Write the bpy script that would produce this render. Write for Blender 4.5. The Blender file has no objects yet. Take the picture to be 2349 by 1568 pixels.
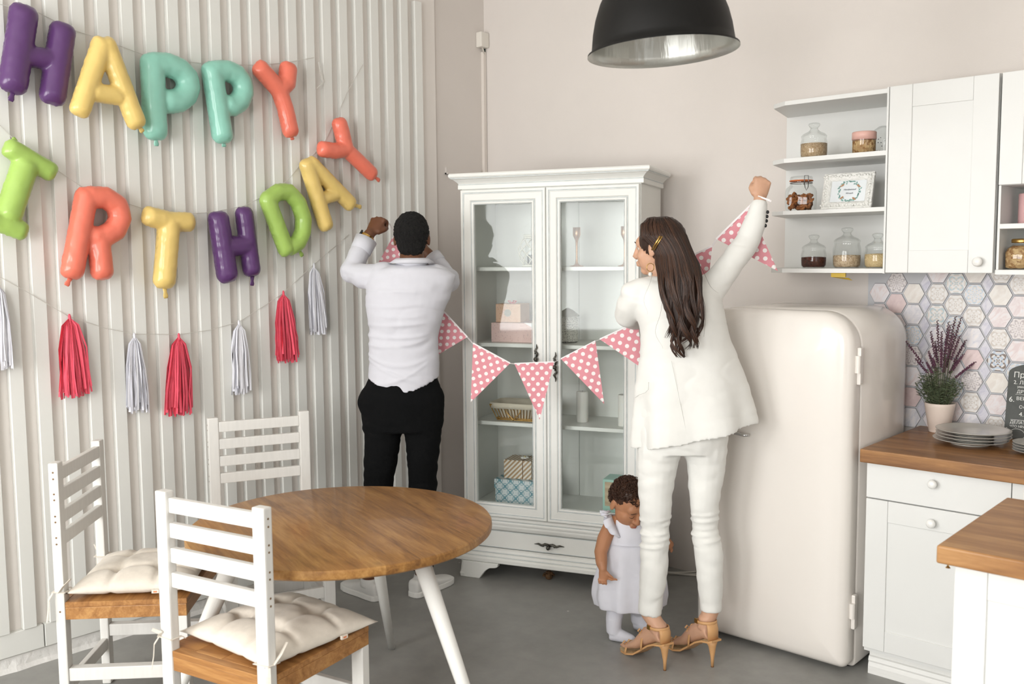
import bpy, bmesh, math, random
from mathutils import Vector, Matrix, noise
random.seed(7)
scn = bpy.context.scene
col = scn.collection
# ---------------------------------------------------------------- camera
IMW, IMH = 2349.0, 1568.0
YAW, PITCH, ROLL, FPX = 0.7369020826870811, -0.08899032592196346, -0.008499693072830444, 2155.350508732335
CAM = Vector((3.885, -4.06, 1.6))
_f = Vector((-math.sin(YAW)*math.cos(PITCH), math.cos(YAW)*math.cos(PITCH), math.sin(PITCH)))
_r0 = Vector((math.cos(YAW), math.sin(YAW), 0)); _u0 = _r0.cross(_f)
RIGHT = math.cos(ROLL)*_r0 + math.sin(ROLL)*_u0
UP = math.cos(ROLL)*_u0 - math.sin(ROLL)*_r0
FWD = _f
cam_d = bpy.data.cameras.new('camera'); cam = bpy.data.objects.new('camera', cam_d); col.objects.link(cam)
cam_d.sensor_fit = 'HORIZONTAL'; cam_d.sensor_width = 36.0; cam_d.lens = FPX/IMW*36.0; cam_d.clip_start = 0.05
cm = Matrix((RIGHT, UP, -FWD)).transposed().to_4x4(); cm.translation = CAM; cam.matrix_world = cm
cam_d.dof.use_dof = True; cam_d.dof.focus_distance = 4.0; cam_d.dof.aperture_fstop = 4.5
scn.camera = cam
# ---------------------------------------------------------------- view, world, daylight for the rear windows and an added fill at right
vs = scn.view_settings
vs.view_transform = 'Standard'; vs.look = 'None'; vs.gamma = 1.0; vs.use_curve_mapping = False; vs.exposure = 0.38
wd = bpy.data.worlds.new('sky'); scn.world = wd; wd.use_nodes = True
wd.node_tree.nodes['Background'].inputs[0].default_value = (0.93, 0.97, 1.0, 1); wd.node_tree.nodes['Background'].inputs[1].default_value = 1.0
ROOM_X, REAR_Y, CEIL = 5.9, -6.4, 3.35
WINS = [(0.35, 2.15), (2.75, 4.55)]       # window openings in the rear wall (x range)
WZ = (0.75, 2.85)
FILL_OPENING = (-4.6, -2.9)                        # opening added in the right wall for fill light (y range)
def daylight(name, loc, rot, sx, sy, power, colr=(1.0, 1.0, 0.99)):
    l = bpy.data.lights.new(name, 'AREA'); l.shape = 'RECTANGLE'; l.size = sx; l.size_y = sy; l.energy = power; l.color = colr
    o = bpy.data.objects.new(name, l); col.objects.link(o); o.location = loc; o.rotation_euler = rot; return o
for (a, b) in WINS:
    daylight('window_daylight', ((a+b)/2, REAR_Y-0.12, (WZ[0]+WZ[1])/2), (math.radians(90), 0, 0), b-a, WZ[1]-WZ[0], 112)
daylight('window_daylight', (ROOM_X+0.12, (FILL_OPENING[0]+FILL_OPENING[1])/2, (WZ[0]+WZ[1])/2), (math.radians(90), 0, math.radians(90)), FILL_OPENING[1]-FILL_OPENING[0], WZ[1]-WZ[0], 7)  # weak added fill from the right; no real window on that side

# ---------------------------------------------------------------- pixel helpers (a pixel gives a direction, a plane gives the distance)
def ray(x, y): return RIGHT*((x-IMW/2)/FPX) - UP*((y-IMH/2)/FPX) + FWD
def on_plane(x, y, n, P):
    d = ray(x, y); n = Vector(n); return CAM + d*(n.dot(Vector(P)-CAM)/n.dot(d))
def on_floor(x, y, z=0.0): return on_plane(x, y, (0, 0, 1), (0, 0, z))
FH = Vector((FWD.x, FWD.y, 0)).normalized(); RH = Vector((FH.y, -FH.x, 0)); ZUP = Vector((0, 0, 1))
def at(x, y, P, off=0.0): return on_plane(x, y, FH, Vector(P)+FH*off)
def pxm(P): return (Vector(P)-CAM).dot(FWD)/FPX      # metres per pixel at P

# ---------------------------------------------------------------- scene helpers
def tag(o, label=None, cat=None, group=None, kind=None):
    if label: o['label'] = label
    if cat: o['category'] = cat
    if group: o['group'] = group
    if kind: o['kind'] = kind
    return o
def thing(name, label, cat, loc=(0, 0, 0), rz=0.0, group=None):
    o = bpy.data.objects.new(name, None); col.objects.link(o); o.empty_display_size = 0.1
    o.location = loc; o.rotation_euler = (0, 0, rz); return tag(o, label, cat, group)
def link(name, me, mat, parent=None):
    o = bpy.data.objects.new(name, me); col.objects.link(o)
    if mat is not None:
        me.materials.clear(); me.materials.append(mat)
    if parent is not None: o.parent = parent
    return o
def copy_tree(o, parent=None):
    c = o.copy(); col.objects.link(c); c.parent = parent
    for ch in list(o.children): copy_tree(ch, c)
    return c
def world_loc(o):
    v = Vector((0, 0, 0))
    while o is not None: v += Vector(o.location); o = o.parent
    return v
class MB:
    def __init__(s): s.v = []; s.f = []; s.uv = None
    def add(s, vs, fs):
        n = len(s.v); s.v += [Vector(p) for p in vs]; s.f += [tuple(i+n for i in q) for q in fs]; return s
    def box(s, x0, x1, y0, y1, z0, z1):
        return s.add([(x0,y0,z0),(x1,y0,z0),(x1,y1,z0),(x0,y1,z0),(x0,y0,z1),(x1,y0,z1),(x1,y1,z1),(x0,y1,z1)],
                     [(3,2,1,0),(4,5,6,7),(0,1,5,4),(1,2,6,5),(2,3,7,6),(3,0,4,7)])
    def obox(s, c, ax, ay, az, hx, hy, hz):
        c = Vector(c); vs = [c+ax*(i*hx)+ay*(j*hy)+az*(k*hz) for k in (-1,1) for (i,j) in ((-1,-1),(1,-1),(1,1),(-1,1))]
        return s.add(vs, [(3,2,1,0),(4,5,6,7),(0,1,5,4),(1,2,6,5),(2,3,7,6),(3,0,4,7)])
    def rings(s, rs, cap=True, closed=False):
        n = len(rs[0]); vs = [p for r in rs for p in r]; fs = []
        for i in range(len(rs)-1 + (1 if closed else 0)):
            a, b = i*n, ((i+1) % len(rs))*n
            for k in range(n): fs.append((a+k, a+(k+1) % n, b+(k+1) % n, b+k))
        if cap and not closed:
            fs.append(tuple(range(n-1, -1, -1))); fs.append(tuple((len(rs)-1)*n+k for k in range(n)))
        return s.add(vs, fs)
    def tube(s, pts, rad, n=8, closed=False, side=None):
        pts = [Vector(p) for p in pts]; m = len(pts); rs = []; prev = None
        for i, p in enumerate(pts):
            a = pts[(i-1) % m] if (closed or i > 0) else p; b = pts[(i+1) % m] if (closed or i < m-1) else p
            t = (b-a).normalized() if (b-a).length > 1e-9 else Vector((0, 0, 1))
            if prev is None:
                q = Vector(side) if side else (Vector((0, 0, 1)) if abs(t.z) < 0.9 else Vector((1, 0, 0)))
            else: q = prev
            x = (q - t*q.dot(t)); x = x.normalized() if x.length > 1e-6 else t.orthogonal().normalized(); prev = x; y = t.cross(x)
            r = rad[i] if isinstance(rad, list) else rad
            rx, ry = r if isinstance(r, tuple) else (r, r)
            rs.append([p + x*(rx*math.cos(2*math.pi*k/n)) + y*(ry*math.sin(2*math.pi*k/n)) for k in range(n)])
        return s.rings(rs, closed=closed)
    def lathe(s, prof, n=32, c=(0, 0, 0), cap=True):
        c = Vector(c); rs = [[c+Vector((r*math.cos(2*math.pi*k/n), r*math.sin(2*math.pi*k/n), z)) for k in range(n)] for r, z in prof]
        return s.rings(rs, cap=cap)
    def prism(s, poly, h, o=(0,0,0), ax=Vector((1,0,0)), ay=Vector((0,1,0)), az=Vector((0,0,1))):
        o = Vector(o); n = len(poly); a = [o+ax*p[0]+ay*p[1] for p in poly]; b = [p+az*h for p in a]
        return s.add(a+b, [tuple(range(n-1,-1,-1)), tuple(range(n, 2*n))] + [(k, (k+1) % n, n+(k+1) % n, n+k) for k in range(n)])
    def ball(s, c, r, n=12, m=8, ax=None):
        c = Vector(c); rx, ry, rz = r if isinstance(r, (tuple, list)) else (r, r, r)
        A = ax or (Vector((1,0,0)), Vector((0,1,0)), Vector((0,0,1))); rs = []
        for j in range(1, m):
            th = math.pi*j/m
            rs.append([c + A[0]*(rx*math.sin(th)*math.cos(2*math.pi*k/n)) + A[1]*(ry*math.sin(th)*math.sin(2*math.pi*k/n)) - A[2]*(rz*math.cos(th)) for k in range(n)])
        b = len(s.v); s.rings(rs, cap=False)
        s.v += [c-A[2]*rz, c+A[2]*rz]; lo = len(s.v)-2; hi = lo+1; top = b+(m-2)*n
        for k in range(n): s.f += [(b+(k+1) % n, b+k, lo), (top+k, top+(k+1) % n, hi)]
        return s
    def rect_frame(s, x0, x1, z0, z1, prof, y=0.0):
        # moulding swept round a rectangle in the xz plane: prof = [(inset, out)], out goes towards -y
        rs = []
        for (i, h) in prof: rs.append([Vector((x0+i, y-h, z0+i)), Vector((x1-i, y-h, z0+i)), Vector((x1-i, y-h, z1-i)), Vector((x0+i, y-h, z1-i))])
        return s.rings(rs, cap=False)
    def mesh(s, name, origin=(0,0,0), bevel=0.0, seg=2, smooth=False, fix=True):
        o = Vector(origin); me = bpy.data.meshes.new(name); me.from_pydata([tuple(p-o) for p in s.v], [], s.f)
        if bevel or fix:
            bm = bmesh.new(); bm.from_mesh(me)
            if fix: bmesh.ops.recalc_face_normals(bm, faces=bm.faces)
            if bevel:
                es = [e for e in bm.edges if len(e.link_faces) == 2 and e.calc_face_angle(0) > 0.6]
                bmesh.ops.bevel(bm, geom=es, offset=bevel, segments=seg, affect='EDGES', profile=0.6, clamp_overlap=True)
            bm.to_mesh(me); bm.free()
        if smooth: me.polygons.foreach_set('use_smooth', [True]*len(me.polygons))
        me.update(); return me
    def build(s, name, mat, parent=None, bevel=0.0, seg=2, smooth=False, world=False, origin=None, fix=True):
        og = origin if origin is not None else (world_loc(parent) if (world and parent is not None) else (0,0,0))
        me = s.mesh(name, og, bevel, seg, smooth, fix); o = link(name, me, mat, parent)
        if origin is not None: o.location = Vector(origin) - (world_loc(parent) if parent is not None else Vector((0,0,0)))
        if smooth and bevel == 0:
            pass
        return o
def smooth_by_angle(o, deg=40):
    me = o.data; me.polygons.foreach_set('use_smooth', [True]*len(me.polygons))
    bm = bmesh.new(); bm.from_mesh(me); a = math.radians(deg)
    for e in bm.edges: e.smooth = not (len(e.link_faces) == 2 and e.calc_face_angle(0) > a)
    bm.to_mesh(me); bm.free(); return o
def remesh(mb, voxel, smooth=6, factor=0.5, disp=None):
    # fuse overlapping closed pieces into ONE continuous surface
    me = mb.mesh('tmp', fix=True); o = bpy.data.objects.new('tmp', me); col.objects.link(o)
    m = o.modifiers.new('r', 'REMESH'); m.mode = 'VOXEL'; m.voxel_size = voxel
    if smooth: k = o.modifiers.new('s', 'SMOOTH'); k.iterations = smooth; k.factor = factor
    dg = bpy.context.evaluated_depsgraph_get(); ev = o.evaluated_get(dg); out = bpy.data.meshes.new_from_object(ev)
    bpy.data.objects.remove(o); bpy.data.meshes.remove(me)
    if disp:
        nv = [v.normal.copy() for v in out.vertices]
        for v, n in zip(out.vertices, nv): v.co += n*disp(v.co, n)
    out.polygons.foreach_set('use_smooth', [True]*len(out.polygons)); out.update(); return out
def place_mesh(name, me, mat, parent=None, origin=None):
    og = Vector(origin) if origin is not None else (world_loc(parent) if parent is not None else Vector((0,0,0)))
    me.transform(Matrix.Translation(-og)); o = link(name, me, mat, parent)
    if origin is not None: o.location = og - (world_loc(parent) if parent is not None else Vector((0,0,0)))
    return o

# ---------------------------------------------------------------- materials
def srgb(r, g, b):
    f = lambda c: ((c/255)/12.92 if c/255 <= 0.04045 else ((c/255+0.055)/1.055)**2.4)
    return (f(r), f(g), f(b), 1.0)
MATS = {}
def mat(name, c, rough=0.5, metal=0.0, var=0.0, scale=8.0, bump=0.0, bscale=60.0, spec=0.5, sheen=0.0, trans=0.0, ior=1.45, alpha=1.0, coat=0.0, stretch=(1,1,1), sss=0.0):
    m = bpy.data.materials.new(name); m.use_nodes = True; nt = m.node_tree; b = nt.nodes['Principled BSDF']
    cc = srgb(*c); b.inputs['Base Color'].default_value = cc; b.inputs['Roughness'].default_value = rough; b.inputs['Metallic'].default_value = metal
    b.inputs['Specular IOR Level'].default_value = spec; b.inputs['IOR'].default_value = ior
    if sheen: b.inputs['Sheen Weight'].default_value = sheen
    if trans: b.inputs['Transmission Weight'].default_value = trans
    if alpha < 1: b.inputs['Alpha'].default_value = alpha
    if coat: b.inputs['Coat Weight'].default_value = coat; b.inputs['Coat Roughness'].default_value = 0.08
    if sss: b.inputs['Subsurface Weight'].default_value = sss; b.inputs['Subsurface Radius'].default_value = (0.012, 0.005, 0.003)
    if var or bump:
        tc = nt.nodes.new('ShaderNodeTexCoord'); mp = nt.nodes.new('ShaderNodeMapping'); mp.inputs['Scale'].default_value = stretch
        nt.links.new(tc.outputs['Object'], mp.inputs['Vector'])
    if var:
        nz = nt.nodes.new('ShaderNodeTexNoise'); nz.inputs['Scale'].default_value = scale; nz.inputs['Detail'].default_value = 4; nt.links.new(mp.outputs[0], nz.inputs['Vector'])
        rp = nt.nodes.new('ShaderNodeValToRGB'); rp.color_ramp.elements[0].position = 0.3; rp.color_ramp.elements[1].position = 0.7
        rp.color_ramp.elements[0].color = tuple(max(0, x*(1-var)) for x in cc[:3])+(1,); rp.color_ramp.elements[1].color = tuple(min(1, x*(1+var)) for x in cc[:3])+(1,)
        nt.links.new(nz.outputs['Fac'], rp.inputs[0]); nt.links.new(rp.outputs[0], b.inputs['Base Color'])
    if bump:
        n2 = nt.nodes.new('ShaderNodeTexNoise'); n2.inputs['Scale'].default_value = bscale; n2.inputs['Detail'].default_value = 3; nt.links.new(mp.outputs[0], n2.inputs['Vector'])
        bp = nt.nodes.new('ShaderNodeBump'); bp.inputs['Strength'].default_value = bump; bp.inputs['Distance'].default_value = 0.01
        nt.links.new(n2.outputs['Fac'], bp.inputs['Height']); nt.links.new(bp.outputs[0], b.inputs['Normal'])
    MATS[name] = m; return m
class NT:
    # tiny node-graph helper
    def __init__(s, m): s.nt = m.node_tree; s.b = s.nt.nodes['Principled BSDF']
    def n(s, t, **kw):
        x = s.nt.nodes.new(t)
        for k, v in kw.items(): setattr(x, k, v)
        return x
    def l(s, a, b): s.nt.links.new(a, b)
    def math(s, op, a, b=None, c=None, clamp=False):
        x = s.nt.nodes.new('ShaderNodeMath'); x.operation = op; x.use_clamp = clamp
        for i, q in enumerate((a, b, c)):
            if q is None: continue
            if isinstance(q, (int, float)): x.inputs[i].default_value = q
            else: s.nt.links.new(q, x.inputs[i])
        return x.outputs[0]
    def mix(s, f, a, b):
        x = s.nt.nodes.new('ShaderNodeMix'); x.data_type = 'RGBA'
        for q, i in ((f, 0), (a, 6), (b, 7)):
            if isinstance(q, (int, float)): x.inputs[i].default_value = q
            elif isinstance(q, tuple): x.inputs[i].default_value = q
            else: s.nt.links.new(q, x.inputs[i])
        return x.outputs[2]
    def coords(s, which='Object', scale=(1,1,1), loc=(0,0,0), rot=(0,0,0)):
        t = s.n('ShaderNodeTexCoord'); m = s.n('ShaderNodeMapping'); m.inputs['Scale'].default_value = scale; m.inputs['Location'].default_value = loc; m.inputs['Rotation'].default_value = rot
        s.l(t.outputs[which], m.inputs['Vector']); return m.outputs[0]
    def noise(s, vec, scale, detail=4, rough=0.5, dist=0.0):
        x = s.n('ShaderNodeTexNoise'); x.inputs['Scale'].default_value = scale; x.inputs['Detail'].default_value = detail; x.inputs['Roughness'].default_value = rough; x.inputs['Distortion'].default_value = dist
        s.l(vec, x.inputs['Vector']); return x.outputs['Fac']
    def ramp(s, fac, stops):
        x = s.n('ShaderNodeValToRGB'); e = x.color_ramp.elements
        while len(e) < len(stops): e.new(0.5)
        for q, (p, c) in zip(e, stops): q.position = p; q.color = c
        s.l(fac, x.inputs[0]); return x.outputs[0]
    def bump(s, h, strength, dist=0.01):
        x = s.n('ShaderNodeBump'); x.inputs['Strength'].default_value = strength; x.inputs['Distance'].default_value = dist
        s.l(h, x.inputs['Height']); s.l(x.outputs[0], s.b.inputs['Normal'])
def wood(name, dark, mid, light, axis_scale=(1.5, 14, 14), rot=(0,0,0), rough=0.45, knots=True, coat=0.15):
    m = mat(name, mid, rough, coat=coat); t = NT(m)
    v = t.coords('Object', axis_scale, rot=rot)
    oi = t.n('ShaderNodeObjectInfo'); add = t.n('ShaderNodeVectorMath'); add.operation = 'ADD'; cmb = t.n('ShaderNodeCombineXYZ')
    rnd = t.math('MULTIPLY', oi.outputs['Random'], 37.0); t.l(rnd, cmb.inputs[0]); t.l(rnd, cmb.inputs[1]); t.l(rnd, cmb.inputs[2])
    t.l(v, add.inputs[0]); t.l(cmb.outputs[0], add.inputs[1]); vv = add.outputs[0]
    a = t.noise(vv, 1.6, 6, 0.6, 0.8); b = t.noise(vv, 9.0, 3, 0.5, 0.4)
    f = t.math('ADD', t.math('MULTIPLY', a, 0.75), t.math('MULTIPLY', b, 0.25))
    f = t.math('ADD', f, t.math('MULTIPLY', t.math('SUBTRACT', oi.outputs['Random'], 0.5), 0.10))
    c = t.ramp(f, [(0.32, srgb(*dark)), (0.5, srgb(*mid)), (0.68, srgb(*light))])
    if knots:
        v2 = t.coords('Object', (axis_scale[0]*3.2, axis_scale[1]*0.55, axis_scale[2]*0.55), rot=rot)
        vo = t.n('ShaderNodeTexVoronoi'); vo.inputs['Scale'].default_value = 1.0; t.l(v2, vo.inputs['Vector'])
        k = t.ramp(vo.outputs['Distance'], [(0.05, (1,1,1,1)), (0.13, (0,0,0,1))])
        c = t.mix(t.math('MULTIPLY', k, 0.35), c, srgb(*[int(x*0.72) for x in dark]))
    t.l(c, t.b.inputs['Base Color']); t.bump(b, 0.06, 0.004); return m
WHITE_PAINT = mat('white_cabinet_paint', (225, 225, 222), 0.38, var=0.015, scale=3)
WALL = mat('pinkish_wall_paint', (219, 212, 206), 0.85, var=0.02, scale=2.5, bump=0.05, bscale=180)
SLAT = mat('white_slat_paint', (232, 232, 227), 0.55, var=0.012, scale=4)
RECESS = mat('slat_backing_paint', (234, 228, 222), 0.75, var=0.012, scale=3)
PLASTER = mat('rough_white_plaster', (226, 224, 220), 0.9, var=0.05, scale=18, bump=0.35, bscale=45)
CEILM = mat('ceiling_paint', (235, 233, 228), 0.9)
CHROME = mat('chrome_metal', (205, 205, 205), 0.18, 1.0)
PEWTER = mat('dark_pewter', (92, 90, 84), 0.38, 0.9, var=0.35, scale=90, bump=0.3, bscale=140)
GOLD = mat('gold_metal', (196, 158, 92), 0.3, 1.0)
BLACKP = mat('black_plastic', (14, 15, 16), 0.4)
WOODTOP = wood('oiled_worktop_wood', (120, 80, 44), (156, 110, 64), (186, 140, 88), (1.2, 12, 12))
TABLEW = wood('stained_pine', (112, 74, 34), (152, 107, 54), (180, 136, 78), (1.4, 13, 13))
CHAIRW = wood('stained_chair_pine', (128, 84, 42), (166, 116, 64), (194, 146, 88), (1.6, 16, 16), knots=False)
# concrete floor: grey paint with clouding, scuffs and white flecks
FLOORM = mat('grey_painted_concrete', (128, 127, 123), 0.38)
_t = NT(FLOORM); _v = _t.coords('Object')
_a = _t.noise(_v, 1.3, 6, 0.6); _b = _t.noise(_v, 14, 5, 0.6); _c = _t.noise(_t.coords('Object', (3.0, 18, 1), rot=(0,0,0.5)), 4, 3, 0.5)
_cc = _t.ramp(_t.math('ADD', _t.math('MULTIPLY', _a, 0.7), _t.math('MULTIPLY', _b, 0.3)), [(0.35, srgb(132, 131, 127)), (0.65, srgb(160, 159, 155))])
_cc = _t.mix(_t.ramp(_c, [(0.72, (0,0,0,1)), (0.78, (1,1,1,1))]), _cc, srgb(160, 159, 155))
_fl = _t.n('ShaderNodeTexVoronoi'); _fl.inputs['Scale'].default_value = 7.0; _t.l(_v, _fl.inputs['Vector'])
_cc = _t.mix(_t.ramp(_fl.outputs['Distance'], [(0.03, (1,1,1,1)), (0.045, (0,0,0,1))]), _cc, srgb(206, 204, 200))
_t.l(_cc, _t.b.inputs['Base Color']); _t.l(_t.math('ADD', 0.3, _t.math('MULTIPLY', _b, 0.2)), _t.b.inputs['Roughness']); _t.bump(_b, 0.08, 0.003)

# ---------------------------------------------------------------- room shell
def struct(o): o['kind'] = 'structure'; return o
struct(MB().box(-0.2, ROOM_X+0.2, REAR_Y-0.2, 0.2, -0.1, 0).build('floor', FLOORM))
struct(MB().box(-0.2, ROOM_X+0.2, REAR_Y-0.2, 0.2, CEIL, CEIL+0.1).build('ceiling', CEILM))
wall_left = struct(MB().box(-0.2, 0, REAR_Y-0.2, 0.2, 0, CEIL).build('wall_left', WALL))
wall_back = struct(MB().box(0, ROOM_X+0.2, 0, 0.2, 0, CEIL).build('wall_back', WALL))
m = MB()
xs = [0] + [q for w in WINS for q in w] + [ROOM_X]
for a, b in ((xs[0], xs[1]), (xs[2], xs[3]), (xs[4], xs[5])): m.box(a, b, REAR_Y-0.2, REAR_Y, 0, CEIL)
for a, b in WINS: m.box(a, b, REAR_Y-0.2, REAR_Y, 0, WZ[0]); m.box(a, b, REAR_Y-0.2, REAR_Y, WZ[1], CEIL)
struct(m.build('wall_rear', WALL))
m = MB().box(ROOM_X, ROOM_X+0.2, REAR_Y-0.2, FILL_OPENING[0], 0, CEIL).box(ROOM_X, ROOM_X+0.2, FILL_OPENING[1], 0, 0, CEIL)
m.box(ROOM_X, ROOM_X+0.2, FILL_OPENING[0], FILL_OPENING[1], 0, WZ[0]).box(ROOM_X, ROOM_X+0.2, FILL_OPENING[0], FILL_OPENING[1], WZ[1], CEIL)
struct(m.build('wall_right', WALL))
for i, (a, b) in enumerate(WINS):
    m = MB(); f = 0.06
    m.box(a, b, REAR_Y-0.09, REAR_Y-0.03, WZ[0], WZ[0]+f).box(a, b, REAR_Y-0.09, REAR_Y-0.03, WZ[1]-f, WZ[1])
    for x in (a, (a+b)/2-f/2, b-f): m.box(x, x+f, REAR_Y-0.09, REAR_Y-0.03, WZ[0], WZ[1])
    m.box(a, b, REAR_Y-0.085, REAR_Y-0.035, 2.2, 2.25)
    struct(m.build('window_%d' % (i+1), WHITE_PAINT))
m = MB(); f = 0.06; a, b = FILL_OPENING
m.box(ROOM_X+0.03, ROOM_X+0.09, a, b, WZ[0], WZ[0]+f).box(ROOM_X+0.03, ROOM_X+0.09, a, b, WZ[1]-f, WZ[1])
for y in (a, (a+b)/2-f/2, b-f): m.box(ROOM_X+0.03, ROOM_X+0.09, y, y+f, WZ[0], WZ[1])
struct(m.build('window_3', WHITE_PAINT))  # frame for the added fill opening, not a known window
# left wall: thin backing board, vertical slats, bottom rail boards and a rough plaster baseboard
MB().box(0, 0.012, -4.4, -0.405, 0.06, CEIL).build('backing_board', RECESS, wall_left)
sl = MB().box(0.0, 0.03, 0.0, 0.0505, 0.0, 2.975-0.157).mesh('slat', bevel=0.0015, seg=1)
for k in range(39):
    o = link('slat', sl, SLAT, wall_left); o.location = (0.012, -0.576-0.1012*k, 0.157)
rails = [(-4.4, -3.75), (-3.745, -2.625), (-2.62, -1.52), (-1.515, -0.405)]
for a, b in rails: MB().box(0.012, 0.036, a, b, 0.063, 0.156).build('rail_board', SLAT, wall_left, bevel=0.0015, seg=1)
m = MB(); N = 140; rs = []
for k in range(N+1):
    y = -4.4 + (4.4-0.0)*k/N
    w = 0.03 + 0.007*noise.noise(Vector((y*9, 0, 0))) + 0.004*noise.noise(Vector((y*40, 3, 0)))
    rs.append([Vector((0, y, 0)), Vector((w+0.01, y, 0.0)), Vector((w, y, 0.018)), Vector((0.026, y, 0.056)), Vector((0.02, y, 0.062)), Vector((0, y, 0.062))])
m.rings(rs); struct(m.build('baseboard_left', PLASTER))
# thin cable duct up the corner with its junction box
tr = struct(MB().box(0.0, 0.02, -0.026, -0.004, 0.0, 2.795).build('trim_1', mat('painted_duct', (224, 216, 208), 0.6)))
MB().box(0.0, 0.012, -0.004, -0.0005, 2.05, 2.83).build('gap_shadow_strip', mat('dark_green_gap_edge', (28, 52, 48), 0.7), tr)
jb = MB().box(0.0, 0.045, -0.068, -0.002, 2.815, 2.9).build('junction_box', mat('ivory_plastic', (226, 221, 212), 0.5), bevel=0.006, origin=(0.0, -0.03, 2.815))
tag(jb, 'small ivory junction box on the corner above the cable duct', 'junction box')
tb_ = MB().tube([(0.02, -0.035, 2.816), (0.022, -0.028, 2.80), (0.014, -0.014, 2.775)], 0.005).build('cable', mat('grey_cable', (190, 184, 175), 0.5), jb, world=True)

lg = MB().box(0.0, 0.012, -0.33, -0.05, 2.075, 2.115).box(0.0, 0.02, -0.33, -0.05, 2.075, 2.083).build('trim_2', WALL); struct(lg)
# ================================================================ kitchen run along the back wall
KF = -0.612           # plane of the base-cabinet fronts
KNOB = mat('white_porcelain_knob', (240, 239, 235), 0.15, coat=0.5)
def knob(parent, x, y, z, r=0.0165):
    m = MB(); prof = [(0.006, 0), (0.006, 0.01), (r*0.75, 0.013), (r, 0.019), (r*0.95, 0.025), (r*0.6, 0.03), (0.002, 0.0315)]
    rs = [[Vector((a*math.cos(2*math.pi*k/16), -h, a*math.sin(2*math.pi*k/16))) for k in range(16)] for a, h in prof]
    m.rings(rs); o = m.build('knob', KNOB, parent, smooth=True); o.location = (x, y, z); return o
def shaker(name, parent, x0, x1, z0, z1, y, w=0.08, t=0.018, matr=None):
    # door: two full stiles, top and bottom rails, recessed panel
    matr = matr or WHITE_PAINT
    d = MB().box(x0+w, x1-w, y+0.006, y+t, z0+w, z1-w).build(name, matr, parent)
    for a, b in ((x0, x0+w), (x1-w, x1)): MB().box(a, b, y, y+t, z0, z1).build('stile', matr, d, bevel=0.0012, seg=1)
    for a, b in ((z0, z0+w), (z1-w, z1)): MB().box(x0+w+0.0006, x1-w-0.0006, y+0.0008, y+t, a, b).build('rail', matr, d, bevel=0.0012, seg=1)
    return d
def base_cabinet(x0, x1, label, drawer_label):
    t = thing('base_cabinet', label, 'cabinet', (0, 0, 0), group=None)
    MB().box(x0, x1, KF+0.02, -0.004, 0.10, 0.831).build('body', WHITE_PAINT, t)
    dr = MB().box(x0+0.0015, x1-0.0015, KF, KF+0.018, 0.699, 0.829).build('drawer', WHITE_PAINT, t, bevel=0.0015)
    knob(dr, (x0+x1)/2-0.005, KF, 0.787)
    d = shaker('door', t, x0+0.0015, x1-0.0015, 0.119, 0.694, KF)
    knob(d, (x0+x1)/2-0.005, KF, 0.644)
    m = MB(); pf = [(0.0, 0.0), (-0.014, 0.0), (-0.014, 0.03), (-0.010, 0.045), (-0.013, 0.052), (-0.008, 0.066), (0.0, 0.069), (0.0, 0.117)]
    rs = [[Vector((x, KF+0.062+a, b)) for a, b in pf] + [Vector((x, KF+0.08, 0.117)), Vector((x, KF+0.08, 0))] for x in (x0+0.006, x1)]
    m.rings(rs).build('plinth', mat('white_skirting', (230, 229, 225), 0.45, var=0.02, scale=30, stretch=(1, 8, 8)) if 'white_skirting' not in MATS else MATS['white_skirting'], t)
    return t
base_cabinet(2.541, 3.036, 'white base cabinet with drawer and panelled door beside the cream fridge', '')
base_cabinet(3.036, 3.531, 'white base cabinet further along the counter, mostly hidden by the island', '')
base_cabinet(3.531, 4.026, 'white base cabinet at the end of the counter, past the island', '')
wt = MB().box(2.524, 4.06, -0.637, -0.003, 0.832, 0.882).build('worktop', WOODTOP, bevel=0.004)
tag(wt, 'oiled wooden worktop on the base cabinets carrying plant and plates', 'worktop')
wt.data.transform(Matrix.Translation((-2.524, 0.637, -0.832))); wt.location = (2.524, -0.637, 0.832)
# ---- island in the foreground
isl = thing('kitchen_island', 'white kitchen island with thick wooden top in front of the base cabinets', 'island', (3.15, -1.727, 0))
MB().box(0, 1.25, 0, 0.6, 0.855, 0.9).build('island_top', WOODTOP, isl, bevel=0.006, seg=3)
MB().box(0.034, 1.2, 0.05, 0.56, 0.0, 0.855).build('body', WHITE_PAINT, isl)
for k in range(2):
    x0 = 0.034 + k*0.58; d = shaker('door', isl, x0, x0+0.576, 0.06, 0.853, 0.032, w=0.074)
MB().tube([(0.022, 0.02, 0.856), (0.022, 0.02, 0.846)], 0.0022, 8).lathe([(0.0022, 0.848), (0.006, 0.843), (0.0005, 0.842)], 10, (0.022, 0.02, 0)).build('screw', GOLD, isl)

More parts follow.
